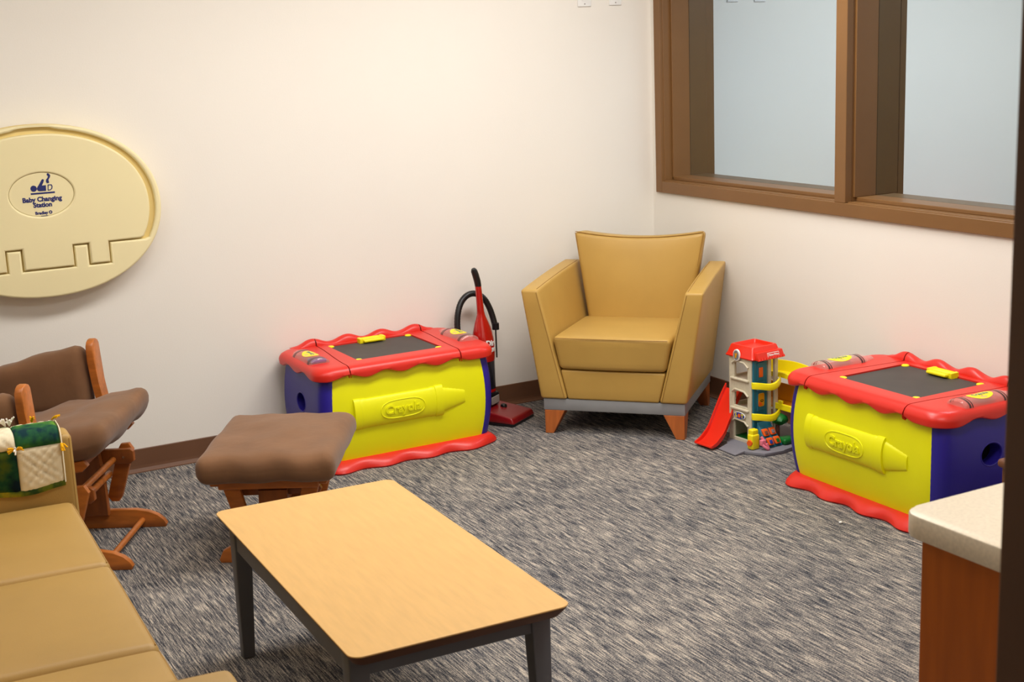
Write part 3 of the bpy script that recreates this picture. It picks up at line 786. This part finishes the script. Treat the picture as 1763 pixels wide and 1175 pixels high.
for y in (-.222, .222):
    sg_ = 1 if y > 0 else -1
    f = obj('foot', board(NB(), foot, y, .028), 'glwood', gl)
    obj('post', board(NB(), [(-.05, .062), (.085, .062), (.08, .2), (.07, .31), (-.05, .31)], y - .029 * sg_, .028), 'glwood2', gl)
    yy = y + .012 * sg_
    lk = obj('top_link', board(NB(), [(-.12, .256), (.175, .256), (.19, .268), (.19, .306), (.178, .316), (-.12, .310)], yy, .026), 'glwood2', gl)
    bm = NB()
    for xx in (.150, -.09): tube(bm, [(xx, yy - .016, .284), (xx, yy + .016, .284)], .005, 8)
    obj('bolt', bm, 'bolt', lk)
    for x0, x1 in ((.150, .09), (-.09, -.15)):
        obj('swing_arm', board(NB(), [(x0 - .030, .305), (x0 - .016, .328), (x0 + .016, .331), (x0 + .032, .305), (x1 + .03, .115), (x1 + .015, .095), (x1 - .012, .095), (x1 - .028, .115)], y + .040 * sg_, .024), 'glwood', gl)
    obj('seat_rail', board(NB(), [(-.30, .325), (.17, .385), (.19, .405), (.175, .425), (-.30, .345)], y + .045 * sg_, .03), 'glwood', gl)
for x, z, r in ((.205, .03, .0115), (-.2, .04, .0115), (.085, .215, .013), (.11, .275, .012), (-.14, .13, .0125)):
    bm = NB(); tube(bm, [(x, -.235, z), (x, -.21, z), (x, .21, z), (x, .235, z)], r, 12); obj('dowel', bm, 'glwood', gl)
for x in (.15, -.24):
    bm = NB(); box(bm, x - .018, x + .018, -.26, .26, .35 + (x + .24) * .1, .385 + (x + .24) * .1, .004, 1); obj('cross_rail', bm, 'glwood2', gl)
bm = NB(); P = {(0, 0, 0): (-.30, -.30, .345), (1, 0, 0): (.245, -.305, .432), (0, 1, 0): (-.30, .30, .345), (1, 1, 0): (.245, .305, .432),
               (0, 0, 1): (-.30, -.30, .440), (1, 0, 1): (.275, -.305, .560), (0, 1, 1): (-.30, .30, .440), (1, 1, 1): (.275, .305, .560)}
soft(bm, P, .055, (14, 16, 4), .014, 11, .022, 3); obj('seat_cushion', bm, 'suede', gl)
bm = NB(); P = {(0, 0, 0): (-.42, -.25, .44), (1, 0, 0): (-.30, -.25, .44), (0, 1, 0): (-.42, .25, .44), (1, 1, 0): (-.30, .25, .44),
               (0, 0, 1): (-.66, -.25, 1.02), (1, 0, 1): (-.55, -.25, 1.04), (0, 1, 1): (-.66, .25, 1.02), (1, 1, 1): (-.55, .25, 1.04)}
soft(bm, P, .05, (4, 10, 12), .01, 9, .0, 9); obj('back_cushion', bm, 'suede', gl)
for y in (-.275, .275):
    bm = NB(); loft(bm, [[(cx + sx_, y + sy_, z) for sx_, sy_ in ((-.02, -.014), (.02, -.014), (.02, .014), (-.02, .014))] for cx, z in ((-.28, .33), (-.45, .46), (-.60, .75), (-.70, 1.04))]); obj('back_post', bm, 'glwood', gl)
for s in (-1, 1):
    y = s * .362
    prof_ = [(-.036, .33), (-.037, .56), (-.040, .64), (-.043, .685), (-.040, .706), (-.028, .720), (-.010, .727), (.010, .727), (.028, .720), (.040, .706), (.043, .685), (.040, .64), (.037, .56), (.036, .33)]
    cxz = lambda z: .026 + .03 * max(0, (.66 - z) / .2) ** 1.5 * .8
    bm = NB(); pr = []
    for j in range(len(prof_) - 1):
        a, b = prof_[j], prof_[j + 1]; k = 6 if abs(b[1] - a[1]) > .1 else 1
        pr += [(a[0] + (b[0] - a[0]) * t / k, a[1] + (b[1] - a[1]) * t / k) for t in range(k)]
    pr.append(prof_[-1])
    prism(bm, pr, lambda u, z: (cxz(z) - .014, y + u * s, z), lambda u, z: (cxz(z) + .014, y + u * s, z), .004, 2); obj('arm_post', bm, 'glwood', gl, angle=50)
    bm = NB(); box(bm, -.42, .03, y - .018 * 1, y + .018, .36, .40, .004, 1); obj('arm_rail', bm, 'glwood2', gl, smooth=False)
    bm = NB(); yi, yo = s * .285, s * .415
    P = {(0, 0, 0): (-.44, yi, .43), (1, 0, 0): (.012, s * .30, .42), (0, 1, 0): (-.44, yo, .43), (1, 1, 0): (.012, yo, .42),
         (0, 0, 1): (-.44, yi, .590), (1, 0, 1): (.004, s * .315, .700), (0, 1, 1): (-.44, yo, .590), (1, 1, 1): (.004, yo, .700)}
    soft(bm, P, .05, (12, 5, 8), .012, 12, .0, 5 + s, lambda q, u, v, w: q + Vector((0, 0, .020 * max(0, w) * (1 - u * u)))); obj('arm_pad', bm, 'suede', gl)

ot = thing('footstool', 'brown suede cushioned gliding footstool on wooden frame beside the coffee table', 'footstool', (-2.52, -1.205, 0), ANG)
bm = NB(); soft(bm, corners(-.248, .248, -.305, .305, .318, .418), .042, (16, 18, 4), .010, 10, .018, 21, lambda q, u, v, w: q + Vector((0, .006 * math.sin(q.x * 40) * abs(v) ** 6, 0))); obj('cushion', bm, 'suede', ot)
for y in (-.2, .2):
    obj('foot', board(NB(), [(-.20, 0), (.20, 0), (.205, .012), (.19, .045), (.15, .066), (-.15, .066), (-.19, .045), (-.205, .012)], y, .028), 'glwood', ot)
    obj('post', board(NB(), [(-.06, .055), (.06, .055), (.052, .26), (-.052, .26)], y - .03 * (1 if y > 0 else -1), .026), 'glwood2', ot)
    obj('top_link', board(NB(), [(-.16, .232), (.16, .232), (.172, .25), (.16, .272), (-.16, .272), (-.172, .25)], y - .058 * (1 if y > 0 else -1), .024), 'glwood2', ot)
    for x0, x1 in ((-.14, -.10), (.14, .10)):
        obj('swing_arm', board(NB(), [(x0 - .03, .272), (x0 - .012, .29), (x0 + .02, .29), (x0 + .03, .272), (x1 + .026, .12), (x1 + .01, .10), (x1 - .01, .10), (x1 - .026, .12)], y + .002, .024), 'glwood', ot)
for x, y0, y1, z0, z1 in ((-.19, -.24, .24, .296, .319), (.19, -.24, .24, .296, .319)):
    bm = NB(); box(bm, x - .02, x + .02, y0, y1, z0, z1, .004, 1); obj('cross_rail', bm, 'glwood', ot)
for y in (-.23, .23):
    bm = NB(); box(bm, -.18, .18, y - .014, y + .014, .284, .318, .004, 1); obj('seat_rail', bm, 'glwood', ot)
bm = NB(); box(bm, -.015, .015, -.17, .17, .15, .225, .004, 1); obj('cross_panel', bm, 'glwood2', ot)
for x, z, r in ((-.1, .12, .011), (.1, .12, .011), (-.14, .03, .010), (.14, .03, .010)):
    bm = NB(); tube(bm, [(x, -.2, z), (x, .2, z)], r, 12); obj('dowel', bm, 'glwood', ot)

# ================================================================== upright vacuum between the chest and the armchair
VO = Vector((-1.128, -.175, 0)); VA = math.radians(33)
va = thing('vacuum_cleaner', 'small red and black upright vacuum cleaner between toy chest and armchair', 'vacuum cleaner', VO, VA)
def wl(x, y, z):
    dx, dy = x - VO.x, y - VO.y; c, s = math.cos(VA), math.sin(VA); return Vector((dx * c + dy * s, -dx * s + dy * c, z))
bm = NB(); P = {(0, 0, 0): (-.088, -.20, .012), (1, 0, 0): (.135, -.20, .012), (0, 1, 0): (-.082, .075, .012), (1, 1, 0): (.125, .075, .012),
               (0, 0, 1): (-.084, -.188, .042), (1, 0, 1): (.128, -.188, .042), (0, 1, 1): (-.072, .06, .085), (1, 1, 1): (.11, .06, .085)}
hexa(bm, P, .012, 3, (6, 6, 2)); hd = obj('floor_head', bm, 'vdred', va)
bm = NB(); box(bm, -.085, .131, -.195, .07, .0, .016, .004, 2); obj('head_underside', bm, 'black', hd)
bm = NB(); lathe(bm, [(.016, 0), (.016, .01), (.012, .016), (.004, .018)], 16, (.045, -.075, .058)); obj('knob', bm, 'black', hd)
bm = NB(); P = corners(-.058, .068, -.045, .065, .07, .135); hexa(bm, P, .015, 3, (4, 4, 2)); obj('motor_housing', bm, 'black', va)
bm = NB(); box(bm, -.02, .052, -.049, -.044, .082, .118, .001, 1); obj('label_panel', bm, 'grey', va)
def ring(z, a, b, cy=0, n=28, cx=0): return [(cx + a * math.cos(2 * PI * k / n), cy + b * math.sin(2 * PI * k / n), z) for k in range(n)]
bm = NB(); loft(bm, [ring(.13, .052, .05), ring(.14, .055, .052), ring(.30, .056, .052)]); obj('dirt_cup', bm, 'smoke', va)
bm = NB(); loft(bm, [ring(.132, .03, .03), ring(.20, .03, .03), ring(.27, .026, .026)]); obj('filter', bm, 'grey', va)
bm = NB(); loft(bm, [ring(.146, .0562, .0532), ring(.160, .0562, .0532)], False, False); obj('decal_band', bm, 'vred', va)
bm = NB(); hexa(bm, {(0, 0, 0): (.052, -.01, .09), (1, 0, 0): (.098, -.01, .09), (0, 1, 0): (.052, .055, .09), (1, 1, 0): (.098, .055, .09), (0, 0, 1): (.05, .01, .325), (1, 0, 1): (.072, .01, .325), (0, 1, 1): (.05, .05, .325), (1, 1, 1): (.072, .05, .325)}, .007, 3, (2, 2, 4)); obj('side_column', bm, 'black', va)
bm = NB(); box(bm, -.04, .05, .03, .075, .1, .36, .01, 2); obj('back_column', bm, 'black', va)
prof_ = [(.298, .058, .053), (.315, .0605, .055), (.345, .0615, .056), (.38, .0605, .054), (.41, .0575, .050), (.435, .053, .045), (.46, .0465, .039), (.485, .037, .032), (.505, .028, .025), (.522, .0215, .020), (.54, .0185, .0175), (.56, .0175, .017), (.60, .0165, .016), (.64, .016, .0155), (.668, .0155, .015)]
bm = NB(); loft(bm, [ring(z, a, b, 0, 32, -.000 - .10 * max(0, z - .45)) for z, a, b in prof_]); obj('upper_body', bm, 'vred', va)
bm = NB(); tube(bm, [(-.021, 0, .664), (-.026, .001, .69), (-.036, .003, .72), (-.045, .005, .742), (-.049, .006, .752)], [.0158, .0165, .0165, .0155, .010], 16); obj('hand_grip', bm, 'black', va)
hose = [wl(*q) for q in ((-1.20, -.135, .30), (-1.222, -.12, .40), (-1.226, -.105, .455), (-1.216, -.095, .52), (-1.19, -.085, .575), (-1.15, -.08, .606), (-1.105, -.08, .607), (-1.065, -.085, .578), (-1.04, -.09, .53), (-1.028, -.1, .48), (-1.024, -.11, .44))]
bm = NB(); hp = bez(hose, 10); tube(bm, hp, [.0145 + .0012 * (k % 2) for k in range(len(hp))], 12); obj('hose', bm, 'black', va)
bm = NB(); q = wl(-1.024, -.115, .445); tube(bm, [q + Vector((0, 0, -.02)), q + Vector((0, 0, .012))], .018, 12); tube(bm, [q + Vector((0, 0, -.16)), q + Vector((0, 0, -.01))], .004, 8); obj('hose_clip', bm, 'black', va)
bm = NB(); q = wl(-1.19, -.19, .375); box(bm, q.x - .022, q.x + .03, q.y - .01, q.y + .03, q.z, q.z + .02, .004); obj('cord_hook', bm, 'black', va)
bm = NB(); box(bm, q.x - .004, q.x + .035, q.y, q.y + .02, q.z + .018, q.z + .045, .005); obj('release_latch', bm, 'vred', va)
def onbody(u, v, w, z0, R=.0610, D=.0560):
    a = u / R; return Vector((R * math.sin(a), -(D + .0012 + w) * math.cos(a), z0 + v))
for s, z0 in (('Dirt', .388), ('Devil', .358)):
    me = text_mesh(s, .039, .0006, .0014); mapped(me, lambda u, v, w: onbody(u - .014, v, w, z0)); obj_me('lettering', me, 'whiteprint', va, smooth=False)

# ================================================================== toy garage
tg = thing('toy_garage', 'toy parking tower with red roof, slide and yellow ramp beside the armchair', 'toy garage', (-.325, -1.225, 0), math.radians(4))
H = .080
bm = NB(); pts = [(-.135, .03), (-.165, -.02), (-.165, -.13), (-.125, -.205), (-.03, -.225), (.09, -.20), (.22, -.26), (.24, -.14), (.24, .09), (-.07, .09)]
prism(bm, pts, lambda x, y: (x, y, 0), lambda x, y: (x, y, .016), .004, 2); obj('ground_plate', bm, 'tgrey', tg)
bm = NB(); hexa(bm, {(0, 0, 0): (-.215, -.115, .001), (1, 0, 0): (-.15, -.12, .001), (0, 1, 0): (-.205, .005, .001), (1, 1, 0): (-.15, .01, .001), (0, 0, 1): (-.215, -.115, .006), (1, 0, 1): (-.15, -.12, .018), (0, 1, 1): (-.205, .005, .006), (1, 1, 1): (-.15, .01, .018)}, .002, 2, (2, 2, 1)); obj('entry_ramp', bm, 'tgrey', tg)
# cream wall with three openings (faces -x) built from a 2D outline with holes
def arch(y0, y1, z0, z1, k=.012): return [(y0, z0), (y1, z0), (y1, z1 - k), ((y0 + y1) / 2 + .012, z1 - .001), ((y0 + y1) / 2 - .012, z1), (y0, z1 - k)]
ym = lambda pts: pts
me = shape_mesh([[(-.072, .0), (.072, .0), (.072, .385), (-.072, .385)], arch(-.046, .040, .018, .105), arch(-.046, .040, .165, .235), arch(-.046, .040, .292, .368)], .004, .0015)
mapped(me, lambda u, v, w: Vector((-H + .005 - w, -u if False else u, v + .012))); cw = obj_me('stone_wall', me, 'tower', tg, angle=30)
me = shape_mesh([[(-.072, .0), (.072, .0), (.072, .385), (-.072, .385)], arch(-.04, .04, .165, .235), arch(-.04, .04, .292, .368)], .004, .0015)
mapped(me, lambda u, v, w: Vector((u, H - .006 + w, v + .012))); obj_me('rear_wall', me, 'tower', tg, angle=30)
bm = NB()
for z in (.288, .152): rbox_pts(bm, .006, .058, .005, .003, 2, (1, 4, 1), lambda q: q + Vector((-H - .004, .0, z + .012)))
for z in (.106, .242, .372):
    tube(bm, [(-H - .004, -.054, z - .012), (-H - .004, -.03, z + .006), (-H - .004, .03, z + .010), (-H - .004, .05, z - .004)], .0045, 8)
obj('ledge', bm, 'tower', tg)
for i in range(5):
    pass
# teal elevator front (faces -y)
bm = NB(); box(bm, -.075, .005, -H, -H + .012, .012, .395, .002, 1); obj('elevator_panel', bm, 'teal', tg, smooth=False)
for z0, z1 in ((.30, .385), (.165, .262), (.05, .14)):
    bm = NB(); box(bm, -.056, -.014, -H - .003, -H + .004, z0, z1, .002, 1); obj('elevator_panel_inset', bm, 'teal', tg, smooth=False)
bm = NB(); box(bm, -.047, -.024, -H - .007, -H - .002, .318, .362, .002, 1); obj('sliding_latch', bm, 'orange', tg)
me = shape_mesh([rrect(.017, .03, .008, .02, 4)], .0008, 0); mapped(me, lambda u, v, w: Vector((-.033 + u, -H - .0038 - w, .215 + v))); fs = obj_me('sticker', me, 'amber', tg, smooth=False); fs['label'] = 'yellow sticker with orange corner'
me = shape_mesh([[(-.016, -.028), (.008, -.024), (-.002, -.010), (-.016, -.004)]], .0004); mapped(me, lambda u, v, w: Vector((-.033 + u, -H - .005 - w, .215 + v))); obj_me('sticker_print', me, 'orange', fs, smooth=False)
me = shape_mesh([ell(.003, -.004, .009, .006, 20), ell(.003, -.003, .006, .003, 16)], .0004); mapped(me, lambda u, v, w: Vector((-.033 + u, -H - .005 - w, .215 + v))); obj_me('sticker_print', me, 'black', fs, smooth=False)
for x in (.022, .062):
    bm = NB(); box(bm, x - .010, x + .010, -H + .001, -H + .016, .012, .40, .002, 1); obj('pillar', bm, 'tower', tg, smooth=False)
bm = NB(); box(bm, .06, .075, H - .02, H - .003, .012, .40, .002, 1); obj('pillar', bm, 'tower', tg, smooth=False)
# floors
for z in (.018, .155, .290):
    bm = NB(); box(bm, -.07, .075, -.066, .068, z, z + .006, .001, 1); obj('storey_floor', bm, 'green' if z < .1 else 'tower', tg, smooth=False)
# yellow balconies
for z in (.278, .138):
    rows = []
    for i in range(21):
        t_ = i / 20; x = -.085 + .165 * t_; y = -H - .008 - .042 * math.sin(PI * min(1, t_ * 1.02)) ** .7
        zz = z + .006 * math.cos(2 * PI * t_) + .006 * t_
        rows.append([(x, y + .008, zz - .012), (x, y, zz - .012), (x, y - .002, zz), (x, y + .003, zz + .014), (x, y + .010, zz + .017), (x, y + .012, zz + .013)])
    bm = NB(); loft(bm, rows, True, True, True); obj('balcony', bm, 'brightyellow', tg)
# roof
bm = NB(); q4 = lambda h, z: [(-h, -h, z), (h, -h, z), (h, h, z), (-h, h, z)]
def rq(h, z, r=.012): return [(x, y, z) for x, y in rrect(h, h, r, .5, 4)]
loft(bm, [rq(.080, .398), rq(.089, .398), rq(.091, .403), rq(.088, .407), rq(.084, .415), rq(.074, .447), rq(.070, .451), rq(.063, .451), rq(.057, .438), rq(.050, .437)])
rf = obj('roof', bm, 'tred', tg, angle=35)
bm = NB(); hexa(bm, {(0, 0, 0): (-.074, -.110, .398), (1, 0, 0): (.082, -.110, .398), (0, 1, 0): (-.074, -.084, .398), (1, 1, 0): (.082, -.084, .398), (0, 0, 1): (-.070, -.098, .432), (1, 0, 1): (.078, -.098, .432), (0, 1, 1): (-.070, -.075, .432), (1, 1, 1): (.078, -.075, .432)}, .003, 2, (2, 2, 2)); aw = obj('awning', bm, 'tred', rf)
bm = NB()
for i in range(10): tube(bm, [(-.067 + i * .0157, -.1105, .398), (-.067 + i * .0157, -.106, .407)], .0075, 10)
obj('awning_scallops', bm, 'tred', rf)
me = shape_mesh([rrect(.034, .0095, .002, .5, 2)], .0005); mapped(me, lambda u, v, w: Vector((.018 + u, -.1050 - w + v * .33, .416 + v))); lb = obj_me('maker_label', me, 'whiteprint', rf, smooth=False)
me = shape_mesh([rrect(.032, .0075, .002, .5, 2)], .0005); mapped(me, lambda u, v, w: Vector((.018 + u, -.1058 - w + v * .33, .416 + v))); obj_me('maker_label', me, 'tred', rf, smooth=False)
me = text_mesh('Fisher-Price', .0122, .0004, .0003); mapped(me, lambda u, v, w: Vector((.018 + u, -.1066 - w + v * .33, .416 + v))); obj_me('maker_lettering', me, 'whiteprint', rf, smooth=False)
fx = lambda x0, y0, z0: (lambda u, v, w: Vector((x0 - w, y0 - u, z0 + v)))
me = shape_mesh([ell(0, 0, .021, .026, 32)], .003, .001); mapped(me, fx(-.090, .010, .410)); bg = obj_me('round_badge', me, 'whiteprint', tg)
me = shape_mesh([ell(0, 0, .0165, .021, 32)], .0006); mapped(me, fx(-.0952, .010, .410)); obj_me('badge_print', me, 'tgrey', bg, smooth=False)
me = shape_mesh([[(-.007, -.012), (.003, -.013), (.004, -.002), (.009, .003), (.006, .013), (.0, .006), (-.008, .010), (-.006, .0)]], .0005); mapped(me, fx(-.0962, .010, .410)); obj_me('badge_print', me, 'amber', bg, smooth=False)
me = shape_mesh([ell(0, 0, .036, .017, 32)], .002, .0008); mapped(me, fx(-.086, -.003, .136)); sg = obj_me('oval_sign', me, 'whiteprint', tg)
me = shape_mesh([ell(0, 0, .0325, .0142, 32)], .0005); mapped(me, fx(-.0892, -.003, .136)); obj_me('sign_print', me, 'blueprint', sg, smooth=False)
for s, u0 in (('L', -.019), ('T', .019)):
    me = text_mesh(s, .022, .0004, .0012); mapped(me, lambda u, v, w: fx(-.0899, -.003, .136)(u + u0, v, w)); obj_me('sign_lettering', me, 'brightyellow', sg, smooth=False)
me = shape_mesh([ell(0, 0, .009, .009, 20)], .0004); mapped(me, fx(-.0899, -.003, .136)); obj_me('sign_print', me, 'orange', sg, smooth=False)
# red slide
cl = bez([(-.245, .062, .016), (-.205, .066, .022), (-.16, .074, .050), (-.105, .095, .105), (-.05, .115, .165), (.0, .13, .215)], 6)
def slide_ring(q, w, h): x, y, z = q; return [(x, y - w, z + h), (x, y - w, z - .004), (x, y + w, z - .004), (x, y + w, z + h), (x, y + w - .008, z + h), (x, y + w - .009, z), (x, y - w + .009, z), (x, y - w + .008, z + h)]
bm = NB(); loft(bm, [slide_ring(q, .058 - .0 * i, .004 + .016 * min(1, i / 8)) for i, q in enumerate(cl)]); obj('slide', bm, 'tred', tg, angle=30)
# game console, pump, pink piece, plants
bm = NB(); hexa(bm, {(0, 0, 0): (-.075, -.165, .017), (1, 0, 0): (.02, -.165, .017), (0, 1, 0): (-.075, -.081, .017), (1, 1, 0): (.02, -.081, .017), (0, 0, 1): (-.07, -.15, .04), (1, 0, 1): (.018, -.15, .04), (0, 1, 1): (-.06, -.085, .12), (1, 1, 1): (.01, -.085, .12)}, .006, 3, (3, 3, 3)); cs = obj('console', bm, 'teal', tg)
for (u, v) in ((0, 0), (1, 0), (0, 1), (1, 1)):
    bm = NB(); cx, cy, cz = -.048 + u * .040, -.153 + v * .030, .044 + v * .034
    rbox_pts(bm, .016, .006, .014, .004, 2, (2, 1, 2), lambda q: Vector((cx + q.x, cy - .002 + q.y + q.z * .6, cz + q.z)))
    b_ = obj('button', bm, 'orange', cs)
    bm = NB(); rbox_pts(bm, .008, .002, .007, .0015, 2, (1, 1, 1), lambda q: Vector((cx + q.x, cy - .009 + q.y + q.z * .6, cz + q.z))); obj('button_picture', bm, ('blueprint', 'green', 'brownprint', 'tgrey')[u + 2 * v], b_)
bm = NB(); rbox_pts(bm, .022, .018, .034, .008, 3, (2, 2, 3), lambda q: q + Vector((-.118, -.125, .051))); rbox_pts(bm, .018, .016, .014, .007, 3, (2, 2, 2), lambda q: q + Vector((-.116, -.122, .092))); pm = obj('toy_pump', bm, 'brightyellow', tg)
bm = NB(); q0 = Vector((-.141, -.128, .048)); tube(bm, [q0, q0 + Vector((-.006, -.002, 0))], [.014, .012], 16); obj('pump_dial', bm, 'orange', pm)
bm = NB(); tube(bm, bez([(-.095, -.148, .072), (-.09, -.158, .058), (-.10, -.166, .040), (-.092, -.178, .028), (-.082, -.182, .022), (-.088, -.176, .046)], 5), .0065, 10); rbox_pts(bm, .013, .010, .014, .005, 2, (2, 2, 2), lambda q: q + Vector((-.095, -.160, .048))); obj('pump_hose', bm, 'pink', tg)
bm = NB(); rbox_pts(bm, .035, .03, .014, .012, 3, (3, 3, 2), lambda q: q + Vector((.052, -.15, .03))); obj('hedge', bm, 'green', tg)
bm = NB(); tube(bm, [(.045, -.105, .016), (.045, -.105, .09)], .009, 8); tr = obj('toy_tree', bm, 'brownprint', tg)
bm = NB(); bmesh.ops.create_icosphere(bm, subdivisions=2, radius=.036, matrix=Matrix.Translation((.05, -.115, .118)))
for v in bm.verts: v.co += (v.co - Vector((.05, -.115, .118))) * noise.noise(v.co * 45) * .35; v.co.z = .118 + (v.co.z - .118) * .72
obj('tree_crown', bm, 'green', tr)
# rear wing behind the chest: wall with chequered picture, amber storey and yellow ramp
WX = .155
bm = NB(); box(bm, WX, WX + .012, -.36, -.07, .016, .155, .002, 1); wg = obj('wing_wall', bm, 'tower', tg, smooth=False)
bm = NB(); box(bm, WX - .005, WX, -.235, -.135, .022, .115, .0015, 1); pf_ = obj('picture_frame', bm, 'tower', wg, smooth=False)
bm = NB(); box(bm, WX - .0062, WX - .0045, -.229, -.141, .072, .109); obj('picture', bm, 'check', wg, smooth=False)
bm = NB(); box(bm, WX - .0062, WX - .0045, -.229, -.141, .028, .072); obj('picture_print', bm, 'brownprint', wg, smooth=False)
bm = NB(); box(bm, .06, WX + .012, -.36, .06, .155, .168, .002, 1); box(bm, WX + .004, WX + .012, -.36, .06, .168, .245, .002, 1); obj('upper_storey', bm, 'amber', tg, smooth=False)
bm = NB(); box(bm, .055, .064, -.36, -.06, .158, .186, .002, 1); box(bm, .055, .066, -.12, -.095, .186, .2, .002, 1); obj('parapet', bm, 'brightyellow', tg, smooth=False)
bm = NB(); box(bm, .09, .125, -.19, -.165, .165, .30, .002, 1); obj('ramp_support', bm, 'tdred', tg, smooth=False)
cl = bez([(.08, .03, .300), (.115, -.02, .302), (.135, -.09, .300), (.135, -.17, .290), (.12, -.25, .270), (.10, -.32, .24)], 6)
def ramp_ring(q, i):
    a = math.atan2(cl[min(i + 1, len(cl) - 1)].y - cl[max(i - 1, 0)].y, cl[min(i + 1, len(cl) - 1)].x - cl[max(i - 1, 0)].x) + PI / 2
    d = Vector((math.cos(a), math.sin(a), 0)); w = .048
    return [q + d * w + Vector((0, 0, .05)), q + d * w - Vector((0, 0, .005)), q - d * w - Vector((0, 0, .005)), q - d * w + Vector((0, 0, .016)), q - d * (w - .006) + Vector((0, 0, .016)), q - d * (w - .007), q + d * (w - .007), q + d * (w - .006) + Vector((0, 0, .05))]
bm = NB(); loft(bm, [ramp_ring(q, i) for i, q in enumerate(cl)]); obj('ramp', bm, 'brightyellow', tg, angle=30)

# ================================================================== counter with cabinet
CX, CY = -2.262, -4.075
cb = thing('cabinet', 'wood-veneer base cabinet under the speckled counter at the right', 'cabinet', (CX, CY, 0))
bm = NB(); box(bm, .029, .050, YF + .02 - CY, -.030, .0, .852, .002, 1); obj('end_panel', bm, 'cab', cb, smooth=False)
bm = NB(); box(bm, .050, 1.4, YF + .02 - CY, -.052, .1, .852, .002, 1); box(bm, .055, 1.4, YF + .03 - CY, -.15, 0, .1); obj('carcass', bm, 'cab', cb, smooth=False)
for i in range(3):
    bm = NB(); x0 = .06 + i * .447; box(bm, x0, x0 + .443, -.0515, -.0325, .115, .84, .002, 1); d_ = obj('cabinet_door', bm, 'cab', cb, smooth=False)
    bm = NB(); tube(bm, [(x0 + .40, -.033, .66), (x0 + .40, -.008, .67), (x0 + .40, -.008, .77), (x0 + .40, -.033, .78)], .005, 8); obj('handle', bm, 'bolt', d_)
bm = NB(); pts = [(0, YF + .004 - CY), (0, -.038), (.012, -.008), (.030, 0), (1.45, 0), (1.45, YF + .004 - CY)]
pts = [(0, YF + .004 - CY), (0, -.045), (.004, -.024), (.014, -.010), (.028, -.002), (.045, 0), (1.45, 0), (1.45, YF + .004 - CY)]
prism(bm, pts, lambda x, y: (CX + x, CY + y, .853), lambda x, y: (CX + x, CY + y, .9), .004, 2)
tag(obj('countertop', bm, 'counter', angle=30), 'beige speckled laminate countertop with clipped corner over the wood cabinet', 'countertop')

# small brown wooden table half hidden between the counter and the right-hand toy chest
sm = thing('side_table', 'small brown wooden table mostly hidden behind the counter end', 'table', (-.455, -3.16, 0), math.radians(-2))
bm = NB(); hexa(bm, corners(-.24, .24, -.24, .24, .385, .415), .013, 3, (3, 3, 1)); obj('tabletop', bm, 'brownwood', sm)
for sx in (-1, 1):
    for sy in (-1, 1):
        bm = NB(); box(bm, sx * .205 - .022, sx * .205 + .022, sy * .205 - .022, sy * .205 + .022, 0, .386, .003, 1); obj('leg', bm, 'brownwood', sm)
bm = NB(); box(bm, -.185, .185, -.215, -.2, .32, .384); box(bm, -.185, .185, .2, .215, .32, .384); box(bm, -.215, -.2, -.185, .185, .32, .384); box(bm, .2, .215, -.185, .185, .32, .384); obj('apron', bm, 'brownwood', sm, smooth=False)

# crumb on the carpet
bm = NB(); bmesh.ops.create_icosphere(bm, subdivisions=1, radius=.007, matrix=Matrix.Translation((-.734, -2.24, .005)))
for v in bm.verts: v.co.z = max(.0, .005 + (v.co.z - .005) * .7)
tag(obj('paper_scrap', bm, 'paper'), 'tiny white scrap lying on the open carpet', 'scrap')
